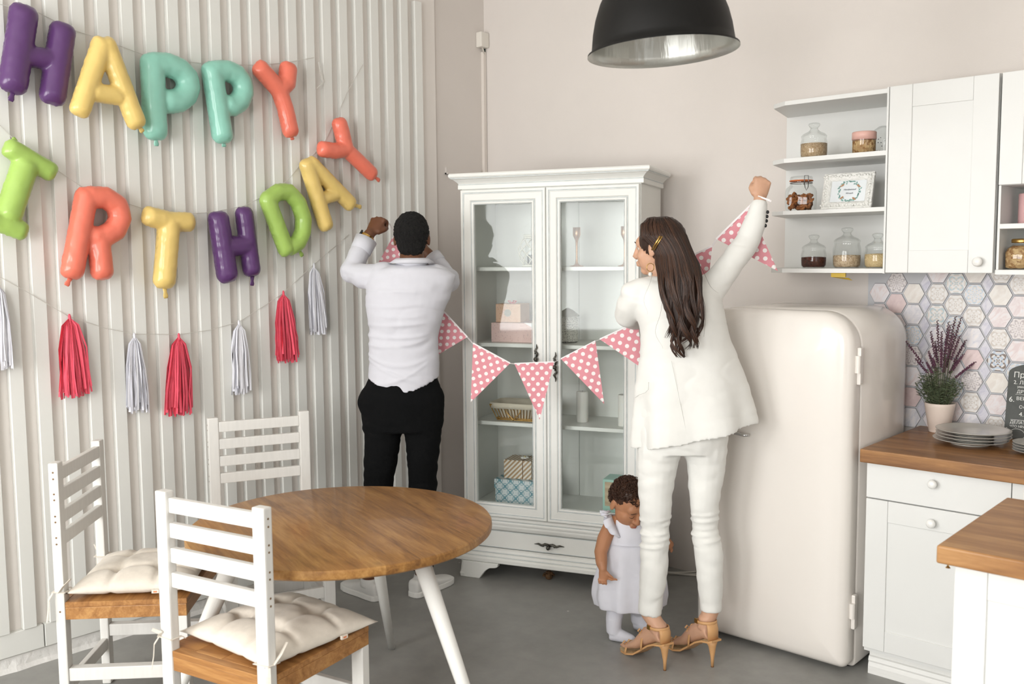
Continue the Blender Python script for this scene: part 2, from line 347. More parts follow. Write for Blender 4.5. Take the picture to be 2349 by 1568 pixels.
# ---- hexagon tile backsplash
GROUT = mat('grey_grout', (198, 199, 202), 0.7)
bs = struct(MB().box(2.291, 4.06, -0.004, 0.0, 0.883, 1.545).build('trim_3', GROUT))
HA, HB, HH = 0.0452, 0.0222, 0.0418
def tile_mat(name, kind, c0, c1, c2, hexa=True):
    m = mat(name, c0, 0.32); t = NT(m); tc = t.n('ShaderNodeTexCoord'); sp = t.n('ShaderNodeSeparateXYZ'); t.l(tc.outputs['Object'], sp.inputs[0])
    x, z = sp.outputs[0], sp.outputs[2]; ax, az = t.math('ABSOLUTE', x), t.math('ABSOLUTE', z)
    if hexa: d = t.math('MAXIMUM', t.math('DIVIDE', az, HH), t.math('ADD', t.math('DIVIDE', ax, HA), t.math('MULTIPLY', az, (1-HB/HA)/HH)))
    else: d = t.math('ADD', t.math('DIVIDE', ax, 0.0215), t.math('DIVIDE', az, 0.0395))
    edge = t.math('GREATER_THAN', d, 0.945)
    r = t.math('SQRT', t.math('ADD', t.math('MULTIPLY', x, x), t.math('MULTIPLY', z, z))); th = t.math('ARCTAN2', z, x)
    oi = t.n('ShaderNodeObjectInfo')
    if kind == 'marble':
        cmb = t.n('ShaderNodeCombineXYZ'); rr = t.math('MULTIPLY', oi.outputs['Random'], 50.0); t.l(t.math('ADD', x, rr), cmb.inputs[0]); t.l(t.math('ADD', z, t.math('MULTIPLY', x, -0.7)), cmb.inputs[2])
        v = t.noise(cmb.outputs[0], 26, 5, 0.6, 1.2)
        c = t.ramp(v, [(0.36, srgb(*c1)), (0.5, srgb(*c0)), (0.64, srgb(*c2))])
    else:
        n = kind
        a = t.math('COSINE', t.math('MULTIPLY', th, float(n))); b = t.math('SINE', t.math('MULTIPLY', r, 420.0)); q = t.math('COSINE', t.math('ADD', t.math('MULTIPLY', r, 260.0), t.math('MULTIPLY', a, 2.2)))
        p1 = t.math('GREATER_THAN', q, 0.15); p2 = t.math('GREATER_THAN', t.math('MULTIPLY', b, a), 0.25)
        c = t.mix(p1, srgb(*c0), srgb(*c1)); c = t.mix(t.math('MULTIPLY', p2, 0.85), c, srgb(*c2))
    c = t.mix(edge, c, srgb(146, 144, 148)); t.l(c, t.b.inputs['Base Color']); return m
TM = [tile_mat('tile_marble_white', 'marble', (226, 223, 226), (208, 207, 214), (234, 228, 226)), tile_mat('tile_marble_pink', 'marble', (229, 220, 219), (220, 204, 204), (229, 226, 229)),
      tile_mat('tile_plain_pink', 'marble', (221, 200, 198), (216, 194, 193), (226, 206, 203)), tile_mat('tile_plain_ivory', 'marble', (228, 222, 214), (222, 214, 206), (232, 228, 222)),
      tile_mat('tile_pattern_beige', 4, (222, 217, 212), (204, 196, 188), (230, 228, 226)), tile_mat('tile_pattern_blue', 6, (216, 217, 221), (192, 202, 211), (222, 214, 205)),
      tile_mat('tile_pattern_star', 8, (218, 211, 211), (184, 175, 175), (226, 220, 216)), tile_mat('tile_pattern_teal', 4, (226, 224, 222), (182, 197, 202), (214, 206, 197)),
      tile_mat('tile_pattern_cross', 4, (186, 198, 212), (120, 104, 94), (224, 220, 216))]
RM = tile_mat('tile_rhombus', 'marble', (206, 204, 214), (192, 190, 204), (216, 214, 220), hexa=False)
hexp = [(HA, 0), (HB, HH), (-HB, HH), (-HA, 0), (-HB, -HH), (HB, -HH)]; rhp = [(0.0215, 0), (0, 0.0395), (-0.0215, 0), (0, -0.0395)]
def tmesh(pl, nm):
    m = MB(); o = [Vector((p[0], 0, p[1])) for p in pl]; f = [Vector((p[0]*0.97, -0.003, p[1]*0.97)) for p in pl]; n = len(pl)
    m.add(o+f, [tuple(n+k for k in range(n))] + [(k, (k+1) % n, n+(k+1) % n, n+k) for k in range(n)]); return m.mesh(nm)
hexm = [tmesh(hexp, 'tile') for _ in TM]; rhm = tmesh(rhp, 'tile')
for me, mm in zip(hexm, TM): me.materials.append(mm)
rhm.materials.append(RM)
# picks for the tiles that read clearly in the photograph: (column, row) -> material index
PICK = {(0,0): 1, (0,1): 1, (1,0): 6, (1,1): 2, (2,0): 3, (2,1): 0, (2,2): 5, (2,3): 6, (2,4): 1, (2,5): 2, (3,0): 4, (3,1): 7, (3,2): 0, (3,3): 1, (4,0): 7, (4,1): 4, (4,2): 5, (5,0): 5, (5,1): 4, (5,2): 0, (5,3): 2, (5,4): 6, (5,5): 4, (5,6): 0, (6,0): 3, (6,1): 1, (6,2): 4, (6,3): 8, (6,4): 3, (6,5): 1, (6,6): 4, (7,0): 4, (7,1): 1, (7,2): 6, (7,3): 1}
ci = 0
for g in range(8):
    gx = 2.342 + 0.2385*g
    for j, dx in enumerate((0.0, 0.0714, 0.1428)):
        x = gx+dx; off = 0.0437 if j == 1 else 0.0
        if x > 4.0: continue
        for r in range(-1, 7):
            z = 1.438 + off - 0.0875*r
            if z-HH < 0.83 or z+HH > (1.63 if 2.55 < x < 3.33 else 1.546 if x > 3 else 1.527): continue
            k = PICK.get((g*3+j, r), random.choice([0, 1, 3, 4, 5, 7, 6, 0, 1]))
            o = bpy.data.objects.new('tile', hexm[k]); col.objects.link(o); o.parent = bs; o.location = (x, -0.004, z)
    for r in range(-1, 7):
        z = 1.438+0.0437-0.0875*r
        if z-0.04 < 0.83 or gx+0.19 > 4.0 or (r < 0 and (g < 1 or gx > 3.1)): continue
        o = bpy.data.objects.new('tile', rhm); col.objects.link(o); o.parent = bs; o.location = (gx+0.1428+0.0478, -0.004, z)

# ---- wall unit: open shelves with an angled end, a door cabinet, a short cabinet over open shelves
us = thing('wall_shelf_unit', 'white open wall shelves with angled end holding jars and picture frame', 'shelf', (1.905, 0, 1.53))
SHZ = [(1.529, 1.547), (1.770, 1.787), (1.985, 2.004), (2.221, 2.239)]
plan = [(0.0, -0.003), (0.08, -0.30), (0.155, -0.35), (0.578, -0.35), (0.578, -0.003)]
MB().box(0.0, 0.578, -0.012, -0.003, 0.0, 0.709).build('back_panel', WHITE_PAINT, us)
for a, b in SHZ:
    MB().prism(plan, b-a, (0, 0, a-1.53)).build('shelf_board', WHITE_PAINT, us, bevel=0.001, seg=1)
MB().box(0.578, 0.585, -0.352, -0.003, -0.002, 0.713).build('side_panel', WHITE_PAINT, us)
MB().box(0.36, 0.42, -0.33, -0.322, -0.018, -0.001).add([(0.36, -0.33, -0.018), (0.376, -0.33, -0.018), (0.436, -0.30, -0.032), (0.42, -0.30, -0.022), (0.36, -0.326, -0.018), (0.376, -0.326, -0.018), (0.436, -0.296, -0.032), (0.42, -0.296, -0.022)], [(0,1,2,3),(7,6,5,4),(0,4,5,1),(1,5,6,2),(2,6,7,3),(3,7,4,0)]).build('yellow_bracket', mat('yellow_plastic', (196, 164, 52), 0.4), us)
uc = thing('wall_cabinet', 'tall white wall cabinet with shaker door and porcelain knob', 'cabinet', (2.491, 0, 1.53))
MB().box(0, 0.389, -0.33, -0.003, 0, 0.715).build('body', WHITE_PAINT, uc)
d = shaker('door', uc, 0.001, 0.388, 0.001, 0.714, -0.35, w=0.085); knob(d, 0.341, -0.35, 0.042, 0.018)
uc2 = thing('wall_cabinet', 'short white wall cabinet over open niche with canister and cereal jar', 'cabinet', (2.888, 0, 1.525))
MB().box(0.0, 0.008, -0.34, -0.003, 0.0182, 0.3208).build('side_panel', WHITE_PAINT, uc2)
MB().box(0.48, 0.495, -0.34, -0.003, 0.0182, 0.3208).build('side_panel', WHITE_PAINT, uc2)
MB().box(0.0, 0.495, -0.33, -0.003, 0.321, 0.718).build('body', WHITE_PAINT, uc2)
MB().box(0.008, 0.48, -0.012, -0.003, 0.0, 0.32).build('back_panel', WHITE_PAINT, uc2)
for z in (0.0, 0.165): MB().box(0.0082 if z else 0.0, 0.4798 if z else 0.495, -0.352, -0.0125, z, z+0.018).build('shelf_board', WHITE_PAINT, uc2, bevel=0.001, seg=1)
shaker('door', uc2, 0.001, 0.494, 0.322, 0.718, -0.35, w=0.075)

# ---- glass storage jars
GLASS = mat('clear_glass', (245, 250, 248), 0.02, trans=1.0, ior=1.25)
GLASS.use_nodes = True
def thin_glass(name, tint=(0.93, 0.95, 0.94, 1), gloss=0.10, fres=1.5, cap=0.3):
    m = bpy.data.materials.new(name); m.use_nodes = True; nt = m.node_tree; nt.nodes.clear()
    o = nt.nodes.new('ShaderNodeOutputMaterial'); mx = nt.nodes.new('ShaderNodeMixShader'); tr = nt.nodes.new('ShaderNodeBsdfTransparent'); gl = nt.nodes.new('ShaderNodeBsdfGlossy')
    lw = nt.nodes.new('ShaderNodeFresnel'); lw.inputs[0].default_value = fres
    tr.inputs[0].default_value = tint; gl.inputs['Roughness'].default_value = 0.03
    mp = nt.nodes.new('ShaderNodeMath'); mp.operation = 'MULTIPLY_ADD'; mp.inputs[1].default_value = 1.0; mp.inputs[2].default_value = gloss; mp.use_clamp = True
    nt.links.new(lw.outputs[0], mp.inputs[0]); mn = nt.nodes.new('ShaderNodeMath'); mn.operation = 'MINIMUM'; mn.inputs[1].default_value = cap; nt.links.new(mp.outputs[0], mn.inputs[0]); nt.links.new(mn.outputs[0], mx.inputs[0]); nt.links.new(tr.outputs[0], mx.inputs[1]); nt.links.new(gl.outputs[0], mx.inputs[2]); nt.links.new(mx.outputs[0], o.inputs[0])
    MATS[name] = m; return m
JARG = thin_glass('jar_glass', (0.965, 0.975, 0.97, 1), 0.035, 1.18)
PANE = thin_glass('cabinet_pane', (0.95, 0.965, 0.96, 1), 0.010, 1.2, 0.2)
def grain(name, c1, c2, sc=170):
    m = mat(name, c1, 0.8); t = NT(m); v = t.coords('Object'); vo = t.n('ShaderNodeTexVoronoi'); vo.inputs['Scale'].default_value = sc; t.l(v, vo.inputs['Vector'])
    sp = t.n('ShaderNodeSeparateColor'); t.l(vo.outputs['Color'], sp.inputs[0]); c = t.ramp(sp.outputs[0], [(0.0, srgb(*c1)), (1.0, srgb(*c2))]); t.l(c, t.b.inputs['Base Color']); t.bump(vo.outputs['Distance'], 0.6, 0.004); return m
def lidded_jar(loc, R, h, fill, fm, label, lidh=0.06):
    t = thing('storage_jar', label, 'jar', loc)
    MB().lathe([(R*0.85, 0.0), (R*0.97, 0.008), (R, 0.03), (R, h*0.72), (R*0.93, h*0.88), (R*0.9, h*0.93), (R*0.93, h)], 28, cap=False).build('glass_body', JARG, t, smooth=True)
    MB().lathe([(0.001, 0.004), (R*0.82, 0.004), (R*0.94, 0.012), (R*0.965, 0.03), (R*0.965, fill), (R*0.5, fill+0.002), (0.001, fill+0.003)], 28, cap=False).build('contents', fm, t, smooth=True)
    l = MB().lathe([(R*0.93, h+0.001), (R*0.95, h+0.006), (R*0.8, h+0.015), (R*0.45, h+0.024), (R*0.30, h+0.032), (R*0.26, h+0.04)], 28, cap=False).build('lid', JARG, t, smooth=True)
    MB().lathe([(R*0.26, h+0.038), (R*0.36, h+0.044), (R*0.44, h+0.052), (R*0.40, h+0.058), (R*0.2, h+0.061), (0.001, h+0.0615)], 24, cap=False).build('lid_knob', JARG, l, smooth=True)
    return t
def kx(x, y, yy): return on_plane(x, y, (0, 1, 0), (0, yy, 0)).x
OATS = grain('pale_oat_grain', (196, 172, 140), (168, 140, 106)); QUIN = grain('red_quinoa', (92, 46, 30), (58, 28, 20)); BULG = grain('bulgur_grain', (212, 190, 160), (172, 146, 116)); COUS = grain('couscous', (222, 198, 152), (206, 178, 130), 260)
MUES = grain('muesli_flakes', (206, 176, 128), (140, 96, 52), 110)
lidded_jar((kx(1867, 340, -0.24), -0.24, 2.0045), 0.055, 0.088, 0.062, OATS, 'glass jar of pale grain with knob lid on the upper shelf')
lidded_jar((kx(1866, 612, -0.22), -0.22, 1.5475), 0.052, 0.080, 0.045, QUIN, 'small glass jar of dark red grain on the lowest shelf')
lidded_jar((kx(1942, 612, -0.22), -0.22, 1.5475), 0.056, 0.106, 0.052, BULG, 'tall glass jar half full of mixed grain on lowest shelf')
lidded_jar((kx(2012, 612, -0.23), -0.23, 1.5475), 0.050, 0.080, 0.056, COUS, 'glass jar of yellow couscous next to the wall cabinet')
t = thing('muesli_jar', 'round glass jar of muesli with pink lid on the upper shelf', 'jar', (kx(1982, 336, -0.27), -0.27, 2.0045))
MB().lathe([(0.042, 0), (0.046, 0.005), (0.046, 0.058)], 28, cap=False).build('glass_body', JARG, t, smooth=True)
MB().lathe([(0.001, 0.003), (0.044, 0.003), (0.0445, 0.052), (0.02, 0.055), (0.001, 0.055)], 28, cap=False).build('contents', MUES, t, smooth=True)
MB().lathe([(0.001, 0.056), (0.047, 0.056), (0.047, 0.084), (0.044, 0.087), (0.001, 0.087)], 28, cap=False).build('lid', mat('pink_lid', (221, 176, 164), 0.4), t, smooth=True)
t = thing('glass_cloche', 'speckled clear glass dome beside the pink lidded jar', 'dome', (kx(2026, 334, -0.15), -0.15, 2.0045))
MB().lathe([(0.048, 0.0), (0.048, 0.06), (0.045, 0.085), (0.036, 0.105), (0.018, 0.118), (0.004, 0.121)], 28, cap=False).build('dome', JARG, t, smooth=True)
m = MB()
for k in range(40):
    a = random.uniform(0, 6.28); z = random.uniform(0.01, 0.11)*random.uniform(0.5, 1); m.ball((0.0465*math.cos(a), 0.0465*math.sin(a), z), random.uniform(0.0012, 0.003), 6, 4)
o = m.build('speckles', mat('grey_speckle', (120, 122, 132), 0.5), t); o['kind'] = 'stuff'
# clip-top jar of dried snacks
t = thing('clip_jar', 'clip-top glass jar of brown dried fruit with orange seal', 'jar', (kx(1837, 480, -0.27), -0.27, 1.7875), 0.3)
m = MB(); rs = []
def rsq(h, z, e=0.35, n=32):
    out = []
    for k in range(n):
        a = 2*math.pi*k/n; c, s = math.cos(a), math.sin(a); out.append(Vector((h*math.copysign(abs(c)**e, c)*1.0, h*math.copysign(abs(s)**e, s), z)))
    return out
for h, z, e in ((0.054, 0, .45), (0.0595, 0.006, .42), (0.061, 0.03, .4), (0.061, 0.08, .4), (0.058, 0.094, .5), (0.047, 0.106, .9), (0.0455, 0.112, 1), (0.0455, 0.122, 1)): rs.append(rsq(h, z, e))
m.rings(rs, cap=False).build('glass_body', JARG, t, smooth=True)
sn = MB(); rr = random.Random(3)
SN = mat('dried_fruit', (150, 92, 44), 0.7, var=0.4, scale=40, bump=0.4, bscale=150)
for k in range(120):
    x, y = rr.uniform(-0.045, 0.045), rr.uniform(-0.045, 0.045); z = rr.uniform(0.012, 0.066)
    A = Vector((rr.uniform(-1, 1), rr.uniform(-1, 1), rr.uniform(-1, 1))).normalized(); B = A.orthogonal().normalized(); Cc = A.cross(B)
    pts = [Vector((x, y, z)) + A*(0.011*math.cos(q)) + B*(0.008*math.sin(q)) for q in (0.3, 1.2, 2.1, 3.0, 3.9)]
    sn.tube(pts, [0.003, 0.006, 0.0065, 0.006, 0.003], 6)
o = sn.build('dried_fruit', SN, t, smooth=True); o['kind'] = 'stuff'
MB().lathe([(0.044, 0.123), (0.0485, 0.124), (0.0485, 0.128), (0.044, 0.129)], 28).build('rubber_seal', mat('orange_rubber', (196, 104, 52), 0.6), t, smooth=True)
l = MB().lathe([(0.046, 0.130), (0.046, 0.139), (0.043, 0.144), (0.03, 0.146), (0.001, 0.146)], 28, cap=False).build('lid', JARG, t, smooth=True)
m = MB().tube([(0.046*math.cos(2*math.pi*k/24), 0.046*math.sin(2*math.pi*k/24), 0.1165) for k in range(24)], 0.0014, 6, closed=True)
m.tube([(0.018, -0.047, 0.108), (0.02, -0.056, 0.12), (0.02, -0.05, 0.144), (0.034, -0.046, 0.144), (0.036, -0.05, 0.12), (0.034, -0.045, 0.108)], 0.0016, 6)
m.tube([(0.020, -0.054, 0.117), (0.024, -0.062, 0.095), (0.030, -0.064, 0.082), (0.036, -0.062, 0.095), (0.036, -0.05, 0.117)], 0.0016, 6)
m.build('wire_clip', mat('steel_wire', (120, 120, 118), 0.35, 0.9), t, smooth=True)
# picture frame with wreath print
fr0 = Vector((kx(1884, 478, -0.285), -0.285, 1.7875))
t = thing('picture_frame', 'ornate white picture frame with bird and leaf wreath card', 'picture frame', fr0, math.radians(3))
WF, HF, TILT = 0.205, 0.152, math.radians(16)
ux, uz = Vector((1, 0, 0)), Vector((0, math.sin(TILT), math.cos(TILT))); un = Vector((0, -math.cos(TILT), math.sin(TILT)))
FRW = mat('white_carved_frame', (236, 235, 230), 0.5, bump=0.8, bscale=70)
m = MB(); prof = [(0.0, -0.004), (0.0, 0.010), (0.006, 0.013), (0.011, 0.009), (0.018, 0.014), (0.026, 0.009), (0.031, 0.003), (0.031, -0.004)]
rs = []
for i, h in prof: rs.append([ux*i+uz*i+un*h, ux*(WF-i)+uz*i+un*h, ux*(WF-i)+uz*(HF-i)+un*h, ux*i+uz*(HF-i)+un*h])
m.rings(rs, cap=False).build('frame', FRW, t)
m = MB()
for k in range(60):
    q = k/60*2*(WF+HF); i = 0.014
    if q < WF: p = ux*q+uz*i
    elif q < WF+HF: p = ux*(WF-i)+uz*(q-WF)
    elif q < 2*WF+HF: p = ux*(q-WF-HF)+uz*(HF-i)
    else: p = ux*i+uz*(q-2*WF-HF)
    m.ball(p+un*0.011, 0.0055 + 0.0025*math.sin(k*2.3), 7, 5)
m.build('carved_scrolls', FRW, t, smooth=True)
MB().obox(ux*(WF/2)+uz*(HF/2)-un*0.002, ux, uz, un, WF/2-0.02, HF/2-0.02, 0.002).build('card', mat('pale_card', (226, 230, 232), 0.6, var=0.03, scale=14), t)
def P2(x, z, h=0.001): return ux*x + uz*z + un*h
m = MB(); cx, cz, R = 0.108, 0.076, 0.041; rr = random.Random(5)
for k in range(46):
    a = 2*math.pi*k/46 + rr.uniform(-.05, .05); r = R + rr.uniform(-0.003, 0.003); b = a + math.pi/2 + rr.uniform(-0.9, 0.9); L, Wd = rr.uniform(0.008, 0.013), 0.0028
    c0 = (cx+r*math.cos(a), cz+r*math.sin(a)); dx, dz = math.cos(b), math.sin(b)
    ring = [(0, 0), (.3, 1), (.6, .9), (1, 0), (.6, -.9), (.3, -1)]
    vs_ = [P2(c0[0]+dx*L*u-dz*Wd*v, c0[1]+dz*L*u+dx*Wd*v) for u, v in ring]; n0 = len(m.v); m.add(vs_, [tuple(range(6))])
m.build('leaf_print', mat('teal_leaf_ink', (122, 160, 152), 0.7, var=0.3, scale=60), t, fix=False)
BIRD = mat('brown_bird_ink', (176, 136, 104), 0.7, var=0.3, scale=90)
for a, s in ((2.5, 1), (0.5, -1), (3.9, 1), (5.3, -1)):
    px_, pz_ = cx+R*math.cos(a), cz+R*math.sin(a); m = MB()
    m.add([P2(px_+s*u*0.009, pz_+v*0.008, 0.0014) for u, v in ((-1, -.5), (-.2, -.6), (.6, -.1), (1, .6), (.6, 1), (.1, .7), (-.5, .1))], [tuple(range(7))])
    m.build('bird_print', BIRD, t, fix=False)
def lettering(txt, size, o, ax, ay, an, matr, parent, thick=0.0002, name='lettering', align='LEFT', shear=0.0):
    cu = bpy.data.curves.new('txt', 'FONT'); cu.body = txt; cu.size = size; cu.align_x = align; cu.resolution_u = 3; cu.extrude = thick; cu.shear = shear
    ob = bpy.data.objects.new('txt', cu); col.objects.link(ob); dg = bpy.context.evaluated_depsgraph_get(); dg.update()
    me = bpy.data.meshes.new_from_object(ob.evaluated_get(dg)); bpy.data.objects.remove(ob)
    M4 = Matrix((ax, ay, an)).transposed().to_4x4(); M4.translation = Vector(o); me.transform(M4); return link(name, me, matr, parent)
INK = mat('grey_ink', (96, 100, 108), 0.7)
lettering('Handpainted', 0.0098, P2(cx, cz+0.004, 0.0012), ux, uz, un, INK, t, align='CENTER', shear=0.3)
lettering('Wreath', 0.0098, P2(cx, cz-0.012, 0.0012), ux, uz, un, INK, t, align='CENTER', shear=0.3)
MB().add([(WF-0.03, 0.012, 0.0), (WF-0.03, 0.05, 0.0), (WF-0.03, 0.032, 0.05), (WF-0.026, 0.012, 0), (WF-0.026, 0.05, 0), (WF-0.026, 0.032, 0.05)], [(0,1,2),(5,4,3),(0,3,4,1),(1,4,5,2),(2,5,3,0)]).build('stand', BLACKP, t)
# niche: pink canister and cereal jar
t = thing('canister', 'pale pink canister standing in the upper niche', 'canister', (2.965, -0.2, 1.709))
MB().lathe([(0.001, 0), (0.044, 0), (0.045, 0.003), (0.045, 0.108), (0.043, 0.111), (0.001, 0.111)], 28, cap=False).build('body', mat('pink_enamel', (222, 178, 178), 0.4), t, smooth=True)
t = thing('cereal_jar', 'square glass jar of cereal with gold screw lid', 'jar', (2.952, -0.255, 1.5435))
m = MB(); rs = [rsq(h, z, e) for h, z, e in ((0.046, 0, .5), (0.051, 0.005, .45), (0.052, 0.06, .45), (0.046, 0.078, .6), (0.034, 0.088, 1), (0.034, 0.095, 1))]
m.rings(rs, cap=False).build('glass_body', JARG, t, smooth=True)
m = MB(); rs = [rsq(h, z, e) for h, z, e in ((0.04, 0.003, .5), (0.049, 0.008, .45), (0.050, 0.06, .45), (0.044, 0.077, .6), (0.032, 0.086, 1))]
m.rings(rs).build('contents', MUES, t, smooth=True)
MB().lathe([(0.001, 0.096), (0.036, 0.096), (0.037, 0.099), (0.037, 0.108), (0.034, 0.111), (0.001, 0.111)], 28, cap=False).build('lid', GOLD, t, smooth=True)

# ---- things on the worktop
PLATE = mat('grey_glazed_stoneware', (176, 172, 164), 0.25, var=0.03, scale=20, coat=0.3)
pc = on_floor(2245, 1012, 0.92); pc = Vector((2.812, -0.275, 0.8825))
pm = MB().lathe([(0.001, 0.006), (0.075, 0.006), (0.088, 0.0085), (0.128, 0.019), (0.132, 0.021), (0.131, 0.0225), (0.127, 0.0215), (0.09, 0.0125), (0.075, 0.0105), (0.001, 0.0105)], 48, cap=False)
pm.lathe([(0.001, 0.0), (0.07, 0.0), (0.072, 0.007), (0.001, 0.007)], 48, cap=False); pme = pm.mesh('plate', smooth=True)
for k, lab in enumerate(('grey stoneware dinner plate at the bottom of the stack, slightly shifted', 'grey stoneware dinner plate, second from the bottom of the stack', 'grey stoneware dinner plate, second from the top of the stack', 'grey stoneware dinner plate on top of the stack by the plant')):
    o = link('dinner_plate', pme, PLATE); o.location = pc + Vector(((-0.008, 0.0, 0.002, 0.0)[k], (-0.004, 0.002, 0, 0.002)[k], 0.0118*k)); tag(o, lab, 'plate', 'dinner plates stacked on the worktop')
sc0 = Vector((3.045, -0.335, 0.8825)); pm = MB().lathe([(0.001, 0.004), (0.05, 0.004), (0.078, 0.014), (0.08, 0.0155), (0.078, 0.016), (0.05, 0.007), (0.001, 0.007)], 40, cap=False)
pm.lathe([(0.001, 0.0), (0.04, 0.0), (0.042, 0.005), (0.001, 0.005)], 40, cap=False); sme = pm.mesh('saucer', smooth=True)
for k in range(4):
    o = link('saucer', sme, PLATE); o.location = sc0 + Vector((0, 0, 0.0095*k)); tag(o, ('small grey saucer at the bottom of the low saucer stack', 'small grey saucer, second from the bottom of its low stack', 'small grey saucer just under the top one of its stack', 'small grey saucer on top of the low saucer stack')[k], 'saucer', 'saucers stacked beside the dinner plates')
# chalkboard with house rules
cb0 = on_plane(2302, 1000, (0, 1, 0), (0, -0.075, 0)); cb = thing('chalkboard', 'dark grey arched chalkboard with white Cyrillic house rules', 'sign', (cb0.x, -0.075, 0.8845))
tl = math.radians(9); ay = Vector((0, math.sin(tl), math.cos(tl))); an = Vector((0, -math.cos(tl), math.sin(tl))); ax = Vector((1, 0, 0))
poly = [(0, 0), (0.30, 0), (0.30, 0.255)] + [(0.15+0.15*math.cos(a*math.pi/16), 0.255+0.045*math.sin(a*math.pi/16)) for a in range(1, 16)] + [(0, 0.255)]
MB().prism(poly, 0.008, (0, 0, 0), ax, ay, -an).build('board', mat('chalkboard_slate', (88, 90, 88), 0.8, var=0.12, scale=30), cb)
CH = mat('white_chalk', (236, 236, 232), 0.9)
for s_, x, z, sz in (('Правила', 0.018, 0.238, 0.036), ('2. Любить', 0.020, 0.212, 0.024), ('уважать', 0.034, 0.198, 0.014), ('ДРУГ ДРУГА', 0.034, 0.178, 0.020), ('6.', 0.008, 0.142, 0.034), ('ВЕРИТЬ В', 0.034, 0.150, 0.022), ('Счастье', 0.046, 0.118, 0.020), ('4.', 0.048, 0.088, 0.028), ('НЕ', 0.074, 0.098, 0.022), ('НЕ', 0.070, 0.082, 0.020), ('ДЕЛАТЬ ТО', 0.018, 0.058, 0.019), ('ЧТО НРАВИТСЯ', 0.018, 0.043, 0.015), ('5.', 0.004, 0.028, 0.020), ('ТЬ В', 0.086, 0.006, 0.016)):
    lettering(s_, sz*0.84, ax*x + ay*z + an*0.0004, ax, ay, an, CH, cb)
m = MB(); 
for k in range(28):
    a = 2*math.pi*k/28
m.tube([ax*(0.046+0.028*math.cos(2*math.pi*k/28)) + ay*(0.016+0.022*math.sin(2*math.pi*k/28)) + an*0.0006 for k in range(28)], 0.0009, 4, closed=True)
MB().tube([ax*0.02+ay*0.072+an*0.0006, ax*0.1+ay*0.074+an*0.0006], 0.0008, 4).build('chalk_line', CH, cb); MB().tube([ax*0.03+ay*0.172+an*0.0006, ax*0.12+ay*0.172+an*0.0006], 0.0005, 4).build('chalk_line', CH, cb)
m.build('chalk_drawing', CH, cb)
# potted lavender
pt = on_floor(2154, 990, 0.882); pot = thing('potted_lavender', 'purple flowering lavender in a pale pink pot on the worktop', 'plant', (pt.x, pt.y, 0.8825))
MB().lathe([(0.001, 0), (0.038, 0), (0.0395, 0.004), (0.041, 0.016), (0.042, 0.017), (0.057, 0.105), (0.0585, 0.118), (0.057, 0.12), (0.054, 0.118), (0.053, 0.105), (0.001, 0.104)], 36, cap=False).build('pot', mat('blush_pot', (224, 208, 196), 0.5), pot, smooth=True)
LEAF = mat('lavender_leaf', (84, 96, 70), 0.65, var=0.35, scale=30); STEM = mat('lavender_stem', (86, 92, 66), 0.7); SPIKE = mat('purple_flower', (96, 58, 78), 0.7, var=0.35, scale=120)
rr = random.Random(11); fo = MB(); st = MB()
def leafq(mb, p, d, L, w):
    s = d.cross(Vector((rr.uniform(-1, 1), rr.uniform(-1, 1), rr.uniform(-1, 1)))).normalized()*w
    mb.add([p, p+d*(L*0.45)+s, p+d*L+Vector((0, 0, -L*0.12)), p+d*(L*0.45)-s], [(0, 1, 2, 3)])
for k in range(62):
    a = rr.uniform(0, 6.28); sp = rr.uniform(0.0, 1.0)**0.7; top = 0.12 + rr.uniform(0.05, 0.15)*(1.1-0.5*sp); ox, oy = math.cos(a), math.sin(a)
    base = Vector((0.03*sp*ox, 0.03*sp*oy, 0.10)); tip = Vector(((0.02+0.075*sp)*ox, (0.02+0.075*sp)*oy, top)); mid = (base+tip)/2 + Vector((0.008*ox, 0.008*oy, 0.012))
    pts = [base, mid, tip]; st.tube(pts, 0.0011, 4)
    for j in range(15):
        u = 0.15+0.85*j/14; p = base.lerp(mid, u*2) if u < 0.5 else mid.lerp(tip, u*2-1)
        b = rr.uniform(0, 6.28); d = Vector((math.cos(b), math.sin(b), rr.uniform(0.2, 0.9))).normalized()
        leafq(fo, p, d, rr.uniform(0.018, 0.032), 0.0022)
o = fo.build('foliage', LEAF, pot, fix=False); o['kind'] = 'stuff'
spx = [(2205, 728), (2192, 726), (2180, 745), (2215, 780), (2160, 760), (2135, 760), (2145, 782), (2172, 775), (2188, 762), (2202, 770), (2130, 805), (2078, 782), (2243, 828), (2160, 800), (2182, 800), (2150, 735), (2100, 822), (2210, 812), (2170, 820), (2196, 825), (2222, 842), (2125, 830), (2176, 738), (2140, 820)]
for (x, y) in spx:
    tip = at(x, y, (pt.x, pt.y, 0), rr.uniform(-0.04, 0.03)) - Vector((pt.x, pt.y, 0.8825)); tip.y = min(tip.y, -pt.y-0.01)
    base = Vector((tip.x*0.18, tip.y*0.18, 0.13)); mid = base.lerp(tip, 0.5) + Vector((-tip.x*0.12, -tip.y*0.12, 0.02))
    st.tube([base, mid, tip], 0.0010, 4); m = MB(); n_ = 30
    for j in range(n_):
        u = 1-0.45*j/n_; p = base.lerp(mid, u*2) if u < 0.5 else mid.lerp(tip, u*2-1); b = j*2.4; s_ = 0.0030 if j > 4 else 0.0022
        m.ball(p+Vector((math.cos(b), math.sin(b), 0))*0.0034, (s_, s_, s_*1.2), 5, 4)
    m.build('flower_spike', SPIKE, pot)
o = st.build('stems', STEM, pot); o['kind'] = 'stuff'

